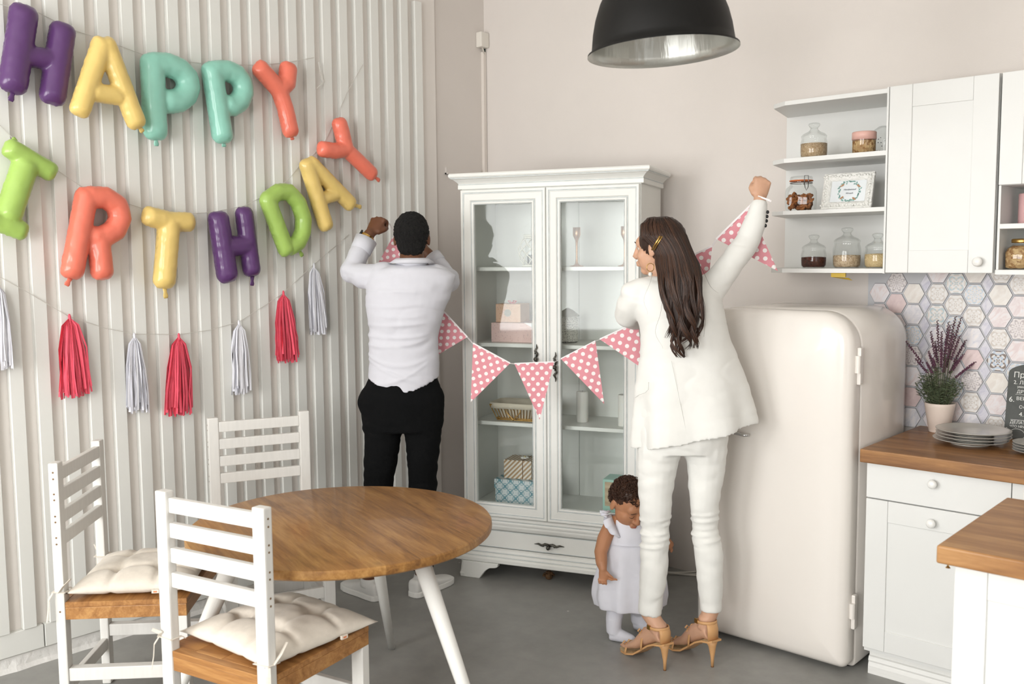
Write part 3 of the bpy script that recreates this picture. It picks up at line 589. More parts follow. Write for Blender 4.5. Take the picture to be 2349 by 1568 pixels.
# ---- retro fridge
CREAM = mat('cream_enamel', (230, 224, 217), 0.22, var=0.01, scale=2, coat=0.4)
frd = thing('refrigerator', 'cream retro refrigerator with rounded corners and chrome lever handle', 'fridge', (1.842, 0, 0))
def rrect(x0, x1, z0, z1, r, rb=0.02, n=10):
    pts = []
    for (cx_, cz_, rr_, a0) in ((x1-r, z1-r, r, 0), (x0+r, z1-r, r, 90), (x0+rb, z0+rb, rb, 180), (x1-rb, z0+rb, rb, 270)):
        for k in range(n+1):
            a = math.radians(a0+90*k/n); pts.append((cx_+rr_*math.cos(a), cz_+rr_*math.sin(a)))
    return pts
def slab(rect, prof):
    # prof: (inset, y) rings
    rs = []
    for i, y in prof:
        x0, x1, z0, z1, r, rb = rect; rs.append([Vector((px, y, pz)) for px, pz in rrect(x0+i, x1-i, z0+i, z1-i, max(0.008, r-i), max(0.006, rb-i))])
    return MB().rings(rs)
W_ = 0.660
o = slab((0, W_, 0.012, 1.392, 0.135, 0.02), [(0.09, -0.03), (0.04, -0.05), (0.012, -0.09), (0.0, -0.14), (0.0, -0.572), (0.004, -0.576)]).build('body', CREAM, frd); smooth_by_angle(o, 50)
o = slab((0.004, W_-0.004, 0.02, 1.388, 0.131, 0.02), [(0.02, -0.576), (0.014, -0.578), (0.014, -0.586), (0.02, -0.588)]).build('door_gasket', mat('pale_rubber', (150, 160, 158), 0.6), frd)
dr = slab((0.0, W_-0.004, 0.024, 1.390, 0.133, 0.03), [(0.01, -0.586), (0.0, -0.590), (0.0, -0.632), (0.006, -0.648), (0.02, -0.660), (0.045, -0.668), (0.10, -0.674), (0.2, -0.676)]).build('door', CREAM, frd); smooth_by_angle(dr, 50)
for z0, z1 in ((1.118, 1.258), (0.178, 0.312)):
    h = MB().box(W_-0.004, W_+0.012, -0.622, -0.596, z0, z1).build('hinge', CREAM, frd, bevel=0.005)
    MB().tube([(W_+0.004, -0.628, z0+0.045), (W_+0.004, -0.628, z1-0.03)], 0.0105, 12).build('hinge_barrel', CREAM, h, smooth=False)
hp = on_plane(1718, 998, (0, 1, 0), (0, -0.70, 0)); hx, hz = hp.x-1.842, hp.z
MB().tube([(hx-0.14, -0.674, hz+0.008), (hx-0.13, -0.70, hz+0.008), (hx-0.07, -0.706, hz+0.006), (hx-0.02, -0.704, hz), (hx, -0.70, hz)], [(0.013, 0.013), (0.010, 0.012), (0.008, 0.011), (0.007, 0.010), (0.006, 0.008)], 12).build('lever_handle', CHROME, frd, smooth=True)
for x in (0.07, W_-0.05): MB().lathe([(0.028, 0.0), (0.03, 0.004), (0.03, 0.008), (0.015, 0.010), (0.012, 0.014)], 20, (x, -0.53, 0)).build('foot', BLACKP, frd)
for x in (0.08, W_-0.08): MB().lathe([(0.025, 0.0), (0.025, 0.03)], 16, (x, -0.1, 0)).build('foot', BLACKP, frd)
# white cables lying on the floor behind the fridge
cp = on_floor(1566, 1320); m = MB(); rr = random.Random(2)
WC = mat('white_cable', (216, 212, 204), 0.5)
cab = thing('power_cable', 'white power cable coiled on the floor between cabinet and fridge', 'cable', (cp.x, cp.y, 0))
for k in range(3):
    pts = [Vector((-0.22+0.44*u, 0.02*math.sin(u*6+k)+0.015*k, 0.005+0.004*k + (0.05*max(0, 0.25-u) if k == 0 else 0))) for u in [j/14 for j in range(15)]]
    pts = [Vector((p.x*RH.x - p.y*RH.y, p.x*RH.y + p.y*RH.x, p.z)) for p in pts]; m.tube(pts, 0.004, 6)
m.build('cord', WC, cab, smooth=True)
# small brown seed head under the display cabinet
sp_ = on_floor(1259, 1327); m = MB(); rr = random.Random(9)
for k in range(34):
    a, b = rr.uniform(0, 6.28), rr.uniform(0.2, 1.5); d = Vector((math.cos(a)*math.sin(b), math.sin(a)*math.sin(b), math.cos(b)))
    c_ = d*0.026 + Vector((0, 0, 0.012)); m.ball(c_, (0.007, 0.007, 0.004), 6, 4)
m.ball((0, 0, 0.015), 0.02, 10, 6)
o = m.build('pine_cone', mat('brown_cone', (92, 66, 40), 0.7, var=0.4, scale=80)); o.location = (sp_.x, sp_.y, 0.0); tag(o, 'brown dried pine cone lying on the floor under the display cabinet', 'pine cone')
# ================================================================ glazed display cabinet, turned out of the corner
VA = math.atan2(0.349, 0.937); VO = on_floor(1054, 1320)
VD = Vector((math.cos(VA), math.sin(VA), 0)); VB = Vector((-math.sin(VA), math.cos(VA), 0))
VW = mat('aged_white_lacquer', (232, 232, 227), 0.42, var=0.02, scale=6); PAT = mat('grey_patina', (196, 202, 202), 0.55, var=0.12, scale=30)
vit = thing('display_cabinet', 'tall white display cabinet with two glazed doors, cornice and drawer', 'cabinet', VO, VA)
X0, X1, YF, YB = 0.02, 0.922, 0.045, 0.44
m = MB().box(X0, X0+0.02, YF, YB, 0.09, 1.945).build('side_panel', VW, vit, bevel=0.002); MB().box(X1-0.02, X1, YF, YB, 0.09, 1.945).build('side_panel', VW, vit, bevel=0.002)
MB().box(X0+0.02, 0.5, YB-0.012, YB, 0.09, 1.945).build('back_panel', VW, vit); MB().box(0.502, X1-0.02, YB-0.012, YB, 0.09, 1.945).build('back_panel', VW, vit)
MB().box(X0+0.02, X1-0.02, YF, YB-0.012, 0.335, 0.357).build('floor_board', VW, vit); MB().box(X0+0.02, X1-0.02, YF, YB-0.012, 1.90, 1.945).build('top_board', VW, vit)
for z in (1.556, 1.178, 0.782): MB().box(X0+0.02, X1-0.02, 0.105, YB-0.012, z-0.019, z).build('shelf_board', VW, vit, bevel=0.002, seg=1)
MB().box(X0+0.02, X1-0.02, 0.06, YB-0.012, 0.09, 0.33).build('drawer_case', VW, vit)
def vit_door(x0, x1, hx, hz):
    z0, z1 = 0.318, 1.932
    d = MB().rect_frame(x0, x1, z0, z1, [(0, -0.02), (0, 0.0), (0.003, 0.004), (0.012, 0.004), (0.0135, 0.001), (0.019, 0.001), (0.021, -0.001), (0.05, 0.001), (0.054, -0.004), (0.058, -0.004), (0.06, 0.002), (0.068, 0.001), (0.071, -0.006), (0.071, -0.02)], 0.045-0.02).build('door', VW, vit)
    for i, w, h in ((0.0128, 0.0045, 0.0018), (0.0545, 0.004, -0.0028), (0.0705, 0.002, 0.001)):
        MB().rect_frame(x0, x1, z0, z1, [(i, h-0.001), (i, h+0.0006), (i+w, h+0.0006), (i+w, h-0.001)], 0.045-0.02).build('patina_line', PAT, d)
    MB().box(x0+0.066, x1-0.066, 0.034, 0.038, z0+0.066, z1-0.066).build('glass_pane', PANE, d)
    hd = MB().ball((hx, 0.008, hz-0.02), (0.011, 0.011, 0.011), 12, 8).tube([(hx, 0.022, hz-0.02), (hx, 0.008, hz-0.02)], 0.005, 8)
    for s in (-1, 1):
        hd.tube([(hx, 0.017, hz-0.02+s*0.012), (hx+0.006, 0.015, hz-0.02+s*0.025), (hx-0.006, 0.015, hz-0.02+s*0.04), (hx+0.003, 0.016, hz-0.02+s*0.055), (hx, 0.018, hz-0.02+s*0.072)], [0.006, 0.0055, 0.0055, 0.004, 0.001], 8)
        hd.ball((hx-0.005*s, 0.016, hz-0.02+s*0.028), 0.0055, 8, 6)
    hd.build('handle', PEWTER, d, smooth=True)
vit_door(0.022, 0.4635, 0.416, 1.135); vit_door(0.4665, 0.918, 0.512, 1.10)
def sweep3(prof, x0, x1, y0, y1):
    # moulding mitred round front and both sides: prof = [(out, z)]
    rs = []
    for o_, z in prof: rs.append([Vector((x0-o_, y1, z)), Vector((x0-o_, y0-o_, z)), Vector((x1+o_, y0-o_, z)), Vector((x1+o_, y1, z))])
    m = MB(); n = len(prof)
    for i in range(n):
        a, b = rs[i], rs[(i+1) % n]
        for k in range(3): m.add([a[k], a[k+1], b[k+1], b[k]], [(0, 1, 2, 3)])
    m.add([r[0] for r in rs], [tuple(range(n))]); m.add([r[3] for r in rs], [tuple(range(n))]); return m
cor = [(-0.02, 1.936), (0.012, 1.936), (0.014, 1.939), (0.014, 1.956), (0.011, 1.959), (0.013, 1.964), (0.02, 1.972), (0.033, 1.983), (0.041, 1.986), (0.042, 1.990), (0.047, 1.992), (0.05, 1.998), (0.05, 2.006), (0.046, 2.012), (0.03, 2.013), (-0.02, 2.013)]
o = sweep3(cor, X0, X1, YF, YB).build('cornice', VW, vit); MB().box(X0-0.02, X1+0.02, YF-0.02, YB, 2.0, 2.0125).build('top', VW, vit)
sweep3([(0.0115, 1.9575), (0.0135, 1.9575), (0.0135, 1.961), (0.0115, 1.961)], X0, X1, YF, YB).build('patina_line', PAT, o)
sweep3([(0.041, 1.9875), (0.0435, 1.9875), (0.0435, 1.9905), (0.041, 1.9905)], X0, X1, YF, YB).build('patina_line', PAT, o)
mid = [(-0.02, 0.246), (0.004, 0.246), (0.010, 0.252), (0.016, 0.266), (0.016, 0.276), (0.02, 0.28), (0.022, 0.288), (0.018, 0.294), (0.014, 0.296), (0.018, 0.302), (0.018, 0.309), (0.010, 0.314), (-0.02, 0.314)]
o = sweep3(mid, X0, X1, YF, YB).build('waist_moulding', VW, vit)
sweep3([(0.0145, 0.2935), (0.0175, 0.2935), (0.0175, 0.2965), (0.0145, 0.2965)], X0, X1, YF, YB).build('patina_line', PAT, o)
base = [(-0.02, 0.084), (0.036, 0.084), (0.042, 0.088), (0.043, 0.104), (0.038, 0.112), (0.03, 0.114), (0.03, 0.120), (0.026, 0.128), (0.02, 0.131), (0.02, 0.136), (0.016, 0.147), (0.006, 0.153), (-0.02, 0.154)]
o = sweep3(base, X0, X1, YF, YB).build('base_moulding', VW, vit)
sweep3([(0.028, 0.112), (0.0325, 0.112), (0.0325, 0.1155), (0.028, 0.1155)], X0, X1, YF, YB).build('patina_line', PAT, o)
sweep3([(0.018, 0.131), (0.0215, 0.131), (0.0215, 0.1345), (0.018, 0.1345)], X0, X1, YF, YB).build('patina_line', PAT, o)
dw = MB().box(X0+0.01, X1-0.01, YF-0.004, YF+0.02, 0.157, 0.243).build('drawer', VW, vit, bevel=0.003)
MB().rect_frame(X0+0.01, X1-0.01, 0.157, 0.243, [(0.0, 0.0), (0.0, 0.0012), (0.003, 0.0012), (0.003, 0.0)], YF-0.004).build('patina_line', PAT, dw)
hd = MB().ball((0.47, 0.02, 0.188), 0.011, 12, 8); 
for s in (-1, 1):
    hd.tube([(0.47, 0.034, 0.196), (0.47+s*0.02, 0.03, 0.202), (0.47+s*0.038, 0.032, 0.194), (0.47+s*0.055, 0.034, 0.2), (0.47+s*0.078, 0.037, 0.197)], [0.008, 0.007, 0.006, 0.005, 0.001], 8)
    hd.ball((0.47+s*0.03, 0.03, 0.195), 0.007, 8, 6)
hd.build('drawer_pull', PEWTER, dw, smooth=True)
ft = [(0.0, 0.0), (0.105, 0.0), (0.118, 0.018), (0.136, 0.042), (0.16, 0.058), (0.19, 0.062), (0.203, 0.067), (0.207, 0.084), (0.012, 0.084), (0.016, 0.072), (0.012, 0.05), (0.008, 0.036), (0.004, 0.03), (-0.003, 0.02)]
def foot(flip):
    pts = [((0.005+x) if not flip else (X1+X0-0.005-x), z) for x, z in ft]
    f_ = MB().prism(pts, 0.03, (0, 0.0, 0), Vector((1, 0, 0)), Vector((0, 0, 1)), Vector((0, 1, 0))).build('bracket_foot', VW, vit, bevel=0.002, seg=1)
    xx = 0.005 if not flip else X1+X0-0.005
    MB().prism([(y, z) for y, z in ft], 0.025 if not flip else -0.025, (xx, 0.0, 0), Vector((0, 1, 0)), Vector((0, 0, 1)), Vector((1, 0, 0))).build('side_bracket', VW, f_, bevel=0.002, seg=1)
foot(False); foot(True)
for x in (X0, X1-0.06): MB().box(x, x+0.06, YB-0.06, YB, 0, 0.09).build('rear_foot', VW, vit)

# ---- things inside the cabinet (each stands on a shelf)
def inside(u, v, z): return VO + VD*u + VB*v + Vector((0, 0, z))
def pu(x, y, v):   # width position of a pixel on the plane at depth v inside the cabinet
    return (on_plane(x, y, VB, VO+VB*v)-VO).dot(VD)
# wicker lantern
t = thing('wicker_lantern', 'white open-weave wicker lantern on the top cabinet shelf', 'lantern', inside(pu(1219, 608, 0.22), 0.22, 1.5565), VA)
WK = mat('white_wicker', (222, 219, 208), 0.7)
def bulge(u): return 0.036 + 0.03*math.sin(math.pi*min(1, max(0, u*0.95+0.02)))
for k in range(8):
    for s in (-1, 1):
        pts = []
        for j in range(15):
            u = j/14; a = 2*math.pi*k/8 + s*2.0*u; r = bulge(u); pts.append((r*math.cos(a), r*math.sin(a), 0.008+0.135*u))
        MB().tube(pts, 0.0026, 5).build('wicker_strand', WK, t, smooth=True)
for z, r in ((0.005, 0.042), (0.145, 0.034), (0.155, 0.034)): MB().tube([(r*math.cos(2*math.pi*k/24), r*math.sin(2*math.pi*k/24), z) for k in range(24)], 0.005, 6, closed=True).build('ring', WK, t, smooth=True)
MB().lathe([(0.03, 0.01), (0.03, 0.1)], 20, cap=False).build('glass_cup', JARG, t, smooth=True)
MB().lathe([(0.001, 0.01), (0.02, 0.01), (0.02, 0.06), (0.001, 0.06)], 16, cap=False).build('candle', mat('dark_candle', (70, 72, 70), 0.6), t, smooth=True)
COP = mat('copper_metal', (206, 160, 124), 0.3, 0.85)
chp = [(0.001, 0.0), (0.034, 0.0), (0.034, 0.002), (0.012, 0.008), (0.007, 0.016), (0.005, 0.04), (0.005, 0.1), (0.0075, 0.128), (0.014, 0.142), (0.0185, 0.15), (0.0185, 0.19), (0.016, 0.19), (0.016, 0.155), (0.001, 0.152)]
for px_, lab in ((1323, 'copper candlestick near the middle of the top cabinet shelf'), (1433, 'copper candlestick at the right end of the top cabinet shelf')):
    o = MB().lathe(chp, 24, cap=False).build('candlestick', COP, smooth=True); o.location = inside(pu(px_, 611, 0.2), 0.2, 1.5565); tag(o, lab, 'candlestick', 'copper candlesticks in the cabinet')
# pink gift boxes
def speck(name, c, s1, s2):
    m = mat(name, c, 0.7); t = NT(m); vo = t.n('ShaderNodeTexVoronoi'); vo.inputs['Scale'].default_value = 90; t.l(t.coords('Object'), vo.inputs['Vector'])
    sp = t.n('ShaderNodeSeparateColor'); t.l(vo.outputs['Color'], sp.inputs[0])
    k = t.ramp(vo.outputs['Distance'], [(0.25, (1,1,1,1)), (0.35, (0,0,0,1))]); cc = t.mix(t.math('GREATER_THAN', sp.outputs[0], 0.5), srgb(*s1), srgb(*s2)); t.l(t.mix(t.math('MULTIPLY', k, 0.6), srgb(*c), cc), t.b.inputs['Base Color']); return m
u0 = pu(1127, 784, 0.16); t = thing('gift_box', 'large pale pink speckled gift box under the smaller box', 'gift box', inside(u0, 0.16, 1.1785), VA)
MB().box(0, 0.25, 0, 0.2, 0, 0.098).build('box', speck('pink_speckle_paper', (226, 196, 190), (206, 168, 164), (196, 170, 170)), t, bevel=0.003)
MB().add([(0.18, -0.001, 0.099), (0.25, -0.001, 0.099), (0.25, -0.001, 0.062), (0.18, 0.002, 0.0995), (0.25, 0.002, 0.0995), (0.25, 0.002, 0.062)], [(0, 1, 2), (3, 5, 4), (0, 3, 4, 1), (1, 4, 5, 2), (2, 5, 3, 0)]).build('white_flap', mat('white_paper', (236, 234, 230), 0.6), t)
u1 = pu(1139, 732, 0.2); t = thing('gift_box', 'small peach gift box with round grey label and pink bow', 'gift box', inside(u1, 0.19, 1.2775), VA)
MB().box(0, 0.135, 0, 0.13, 0, 0.092).build('box', speck('peach_speckle_paper', (226, 190, 164), (206, 150, 120), (190, 160, 150)), t, bevel=0.003)
MB().prism([(0.065+0.019*math.cos(2*math.pi*k/24), 0.047+0.019*math.sin(2*math.pi*k/24)) for k in range(24)], 0.0008, (0, 0, 0), Vector((1,0,0)), Vector((0,0,1)), Vector((0,-1,0))).build('round_label', mat('grey_label', (176, 172, 160), 0.7), t)
bw = MB()
for s in (-1, 1): bw.tube([(0.07, 0.05, 0.094), (0.07+s*0.012, 0.045, 0.108), (0.07+s*0.022, 0.05, 0.104), (0.07+s*0.012, 0.055, 0.096), (0.07, 0.05, 0.094)], (0.0015, 0.005), 6)
bw.build('ribbon_bow', mat('pink_ribbon', (222, 122, 128), 0.5), t)
# grey punched-metal lantern
t = thing('metal_lantern', 'grey-white pierced metal lantern with conical roof on middle shelf', 'lantern', inside(pu(1303, 782, 0.24), 0.24, 1.1785), VA)
PM = mat('pierced_white_metal', (206, 204, 196), 0.6); _t = NT(PM); _tc = _t.n('ShaderNodeTexCoord'); _sp = _t.n('ShaderNodeSeparateXYZ'); _t.l(_tc.outputs['Object'], _sp.inputs[0])
_th = _t.math('MULTIPLY', _t.math('ARCTAN2', _sp.outputs[1], _sp.outputs[0]), 0.05); _cb = _t.n('ShaderNodeCombineXYZ'); _t.l(_th, _cb.inputs[0]); _t.l(_sp.outputs[2], _cb.inputs[1])
_vo = _t.n('ShaderNodeTexVoronoi'); _vo.inputs['Scale'].default_value = 120; _vo.inputs['Randomness'].default_value = 0.4; _t.l(_cb.outputs[0], _vo.inputs['Vector'])
_t.l(_t.mix(_t.ramp(_vo.outputs['Distance'], [(0.28, (1,1,1,1)), (0.36, (0,0,0,1))]), srgb(222, 220, 212), srgb(150, 148, 142)), _t.b.inputs['Base Color'])
MB().lathe([(0.001, 0.006), (0.05, 0.006), (0.052, 0.01), (0.05, 0.02), (0.05, 0.128), (0.053, 0.132), (0.001, 0.134)], 36, cap=False).build('drum', PM, t, smooth=True)
MB().lathe([(0.056, 0.132), (0.057, 0.136), (0.03, 0.158), (0.006, 0.172), (0.001, 0.173)], 36, cap=False).build('roof', mat('dull_grey_metal', (168, 164, 152), 0.6), t, smooth=True)
for a in (0.5, 2.6, 4.7): MB().ball((0.04*math.cos(a), 0.04*math.sin(a), 0.004), 0.004, 8, 6).build('foot', BLACKP, t)
# wire basket with cloth lining and heart
t = thing('wire_basket', 'gold wire basket with cream cloth lining and heart front', 'basket', inside(pu(1192, 962, 0.19), 0.19, 0.7825), VA)
GW = mat('brass_wire', (188, 148, 84), 0.35, 0.9); LIN = mat('cream_lining', (206, 196, 178), 0.9, bump=0.3, bscale=40)
bx = lambda u: (0.098 + 0.03*u, 0.055+0.03*u)
for x_ in range(-7, 8):
    f_ = x_/7
    for s in (-1, 1): MB().tube([(f_*0.098, s*0.055, 0.004), (f_*0.128, s*0.085, 0.085)], 0.0022, 5).build('wire', GW, t)
for f_ in (-0.5, 0, 0.5):
    for s in (-1, 1): MB().tube([(s*0.098, f_*0.11, 0.004), (s*0.128, f_*0.16, 0.085)], 0.0022, 5).build('wire', GW, t)
for u, r in ((0.04, 0.0032), (0.14, 0.0026), (1.0, 0.003)):
    a, b = bx(u); MB().tube([(-a, -b, 0.004+0.081*u), (a, -b, 0.004+0.081*u), (a, b, 0.004+0.081*u), (-a, b, 0.004+0.081*u)], r, 6, closed=True).build('rim_wire', GW, t)
MB().tube([(0.043*0.9*(math.sin(a)**3), -0.078+0.012*math.cos(a)*0-0.01, 0.052+0.0026*(13*math.cos(a)-5*math.cos(2*a)-2*math.cos(3*a)-math.cos(4*a))*0.95) for a in [2*math.pi*k/32 for k in range(32)]], 0.003, 6, closed=True).build('heart_wire', GW, t, smooth=True)
m = MB(); rs = []
for a, b, z in ((0.092, 0.05, 0.008), (0.108, 0.066, 0.05), (0.124, 0.081, 0.085), (0.132, 0.090, 0.097), (0.139, 0.096, 0.094), (0.139, 0.096, 0.068), (0.135, 0.092, 0.068), (0.134, 0.091, 0.092), (0.122, 0.079, 0.088), (0.09, 0.048, 0.012)):
    r_ = []
    for k in range(40):
        q = 2*math.pi*k/40; c, s = math.cos(q), math.sin(q); wv = 1+0.012*math.sin(9*q+z*90); r_.append(Vector((a*wv*math.copysign(abs(c)**0.4, c), b*wv*math.copysign(abs(s)**0.4, s), z)))
    rs.append(r_)
m.rings(rs, cap=False).build('cloth_lining', LIN, t, smooth=True)
CW = mat('white_wax', (238, 236, 230), 0.5, sss=0.1)
for px_, v_, lab in ((1336, 0.24, 'thick white pillar candle on the third cabinet shelf'), (1432, 0.2, 'white pillar candle behind the right door frame')):
    t = thing('pillar_candle', lab, 'candle', inside(pu(px_, 969, v_), v_, 0.7825))
    MB().lathe([(0.001, 0), (0.029, 0), (0.03, 0.003), (0.03, 0.15), (0.027, 0.153), (0.01, 0.150), (0.001, 0.149)], 28, cap=False).build('wax', CW, t, smooth=True)
    MB().tube([(0, 0, 0.148), (0.001, 0, 0.158)], 0.001, 5).build('wick', BLACKP, t)
# bottom shelf: blue patterned box, striped parcel, mint box with heart
BLU = mat('blue_damask_paper', (210, 218, 220), 0.6); _t = NT(BLU); _tc = _t.n('ShaderNodeTexCoord'); _sp = _t.n('ShaderNodeSeparateXYZ'); _t.l(_tc.outputs['Object'], _sp.inputs[0])
_x = _t.math('ADD', _sp.outputs[0], _sp.outputs[1]); _sx = _t.math('COSINE', _t.math('MULTIPLY', _x, 105.0)); _sz = _t.math('COSINE', _t.math('MULTIPLY', _sp.outputs[2], 105.0)); _p = _t.math('ABSOLUTE', _t.math('ADD', _sx, _sz)); _q = _t.math('ABSOLUTE', _t.math('SUBTRACT', _t.math('ABSOLUTE', _t.math('SUBTRACT', _sx, _sz)), 0.9))
_t.l(_t.mix(_t.math('MAXIMUM', _t.math('LESS_THAN', _p, 0.28), _t.math('LESS_THAN', _q, 0.16)), srgb(214, 221, 222), srgb(112, 156, 168)), _t.b.inputs['Base Color'])
ub = pu(1134, 1150, 0.13); t = thing('gift_box', 'white box with blue ornamental print and lid on bottom shelf', 'gift box', inside(ub, 0.13, 0.3575), VA)
MB().box(0.004, 0.246, 0.004, 0.196, 0.0, 0.085).build('box', BLU, t, bevel=0.002); MB().box(0, 0.25, 0, 0.2, 0.078, 0.125).build('lid', BLU, t, bevel=0.002)
MB().ball((0.012, -0.002, 0.1), 0.004, 8, 6).build('corner_stud', CHROME, t)
STR = mat('striped_kraft_paper', (176, 144, 108), 0.7); _t = NT(STR); _tc = _t.n('ShaderNodeTexCoord'); _sp = _t.n('ShaderNodeSeparateXYZ'); _t.l(_tc.outputs['Object'], _sp.inputs[0])
_s = _t.math('ADD', _t.math('SUBTRACT', _sp.outputs[0], _sp.outputs[2]), _sp.outputs[1]); _t.l(_t.mix(_t.math('GREATER_THAN', _t.math('SINE', _t.math('MULTIPLY', _s, 260.0)), 0.0), srgb(176, 144, 108), srgb(230, 222, 210)), _t.b.inputs['Base Color'])
us_ = pu(1156, 1104, 0.16); t = thing('gift_parcel', 'striped kraft paper parcel topped with a white flower', 'gift parcel', inside(us_, 0.16, 0.4835), VA)
MB().box(0, 0.15, 0, 0.13, 0, 0.095).build('parcel', STR, t, bevel=0.002)
MB().box(0.101, 0.105, -0.0012, 0.1312, -0.0, 0.0962).build('string', mat('brown_twine', (120, 88, 58), 0.8), t)
fw = MB()
for k in range(6):
    a = 2*math.pi*k/6; fw.ball((0.1+0.013*math.cos(a), 0.04+0.013*math.sin(a), 0.104), (0.010, 0.010, 0.005), 8, 6)
fw.build('flower', mat('white_petals', (236, 234, 228), 0.6), t, smooth=True)
MB().ball((0.1, 0.04, 0.108), 0.005, 8, 6).build('flower_centre', mat('pale_yellow', (214, 200, 140), 0.6), t)
um = pu(1382, 1170, 0.14); t = thing('mint_box', 'mint wooden box with dark panel and white heart', 'box', inside(um, 0.14, 0.3575), VA)
MINT = mat('mint_paint', (168, 208, 194), 0.5); BLW = wood('pale_box_wood', (176, 150, 118), (198, 174, 142), (212, 190, 160), (2, 14, 14), knots=False)
MB().box(0, 0.15, 0.004, 0.13, 0, 0.165).build('body', MINT, t, bevel=0.002); MB().box(0.012, 0.138, 0.0, 0.006, 0.035, 0.153).build('front_board', BLW, t)
pn = MB().box(0.035, 0.135, -0.002, 0.003, 0.06, 0.125).build('dark_panel', mat('dark_brown_panel', (92, 82, 74), 0.6), t)
MB().prism([(0.092+0.0013*16*math.sin(a)**3, 0.092+0.0013*(13*math.cos(a)-5*math.cos(2*a)-2*math.cos(3*a)-math.cos(4*a))) for a in [2*math.pi*k/32 for k in range(32)]], 0.002, (0, -0.002, 0), Vector((1,0,0)), Vector((0,0,1)), Vector((0,-1,0))).build('heart', CW, pn)

# ================================================================ pendant lamp
LP = CAM + ray(1521, 121)*(2155.35*0.45/347)
lamp = thing('pendant_lamp', 'large black dome pendant lamp with silver inside', 'lamp', LP)
lamp.rotation_mode = 'AXIS_ANGLE'; lamp.rotation_axis_angle = (math.radians(-3.0), FH.x, FH.y, 0)
outp = [(0.2245, 0.0), (0.2235, 0.006), (0.212, 0.012), (0.2095, 0.03), (0.205, 0.065), (0.196, 0.105), (0.18, 0.15), (0.158, 0.19), (0.128, 0.222), (0.095, 0.245), (0.06, 0.258), (0.05, 0.262)]
inp = [(0.047, 0.258), (0.06, 0.254), (0.093, 0.241), (0.126, 0.218), (0.155, 0.187), (0.177, 0.148), (0.193, 0.104), (0.202, 0.064), (0.2065, 0.03), (0.209, 0.012), (0.2195, 0.003), (0.2245, 0.0)]
MB().lathe(outp, 72, cap=False).build('outer_shade', mat('black_enamel', (16, 15, 14), 0.5, var=0.3, scale=14, spec=0.3), lamp, smooth=True)
SIL = mat('silver_paint', (196, 196, 190), 0.32, 0.7, bump=0.25, bscale=40, stretch=(1, 1, 0.1))
MB().lathe(inp, 72, cap=False).build('inner_reflector', SIL, lamp, smooth=True)
MB().lathe([(0.05, 0.258), (0.05, 0.30), (0.035, 0.33), (0.035, 0.36), (0.012, 0.37), (0.001, 0.37)], 32, cap=False).build('socket_cap', BLACKP, lamp, smooth=True)
MB().tube([(0, 0, 0.36), (0, 0, CEIL-LP.z)], 0.004, 8).build('cord', BLACKP, lamp)
MB().lathe([(0.001, 0.17), (0.02, 0.175), (0.03, 0.195), (0.026, 0.22), (0.014, 0.245), (0.014, 0.262)], 20, cap=False).build('bulb', mat('frosted_bulb', (232, 230, 224), 0.3), lamp, smooth=True)

# ================================================================ round table
TC, TR, TZ = Vector((1.372, -2.15, 0)), 0.505, 0.72
tab = thing('round_table', 'round wooden dining table on three splayed white legs', 'table', TC)
_gd = on_floor(1000, 1235, TZ)-on_floor(850, 1150, TZ); PLK = math.atan2(_gd.y, _gd.x)     # direction of the boards
pa, pb = Vector((math.cos(PLK), math.sin(PLK), 0)), Vector((-math.sin(PLK), math.cos(PLK), 0))
NP = 9; wdt = 2*TR/NP
def strip(R, a, b, n=40):
    pts = []
    a_, b_ = max(a, -R+1e-5), min(b, R-1e-5)
    for k in range(n+1): q = a_+(b_-a_)*k/n; pts.append((math.sqrt(max(0, R*R-q*q)), q))
    for k in range(n, -1, -1): q = a_+(b_-a_)*k/n; pts.append((-math.sqrt(max(0, R*R-q*q)), q))
    return pts
for k in range(NP):
    a, b = -TR+k*wdt, -TR+(k+1)*wdt; rs = []
    for R_, z in ((TR-0.008, TZ-0.032), (TR-0.001, TZ-0.026), (TR, TZ-0.018), (TR-0.001, TZ-0.006), (TR-0.004, TZ-0.0015), (TR-0.009, TZ)):
        rs.append([Vector((x, y, z)) for x, y in strip(R_, a if k else -9, b if k < NP-1 else 9)])
    o = MB().rings(rs).build('plank', TABLEW, tab); o.rotation_euler = (0, 0, PLK); smooth_by_angle(o, 25)
LEGW = mat('white_lacquer_leg', (234, 233, 228), 0.3, coat=0.3)
MB().lathe([(0.001, TZ-0.045), (0.3, TZ-0.045), (0.3, TZ-0.032), (0.001, TZ-0.032)], 36, cap=False).build('under_frame', LEGW, tab)
for az, r1, r2 in ((126, 0.34, 0.65), (6, 0.34, 0.65), (246, 0.34, 0.65)):
    d = Vector((math.cos(math.radians(az)), math.sin(math.radians(az)), 0))
    l = MB().tube([d*r1+Vector((0, 0, TZ-0.04)), d*((r1+r2)/2)+Vector((0, 0, (TZ-0.04)/2)), d*r2+Vector((0, 0, 0.004))], [0.029, 0.0225, 0.0145], 20).build('leg', LEGW, tab, smooth=True)
    MB().lathe([(0.014, 0), (0.0145, 0.006), (0.001, 0.0065)], 16, d*r2).build('foot_pad', BLACKP, l)

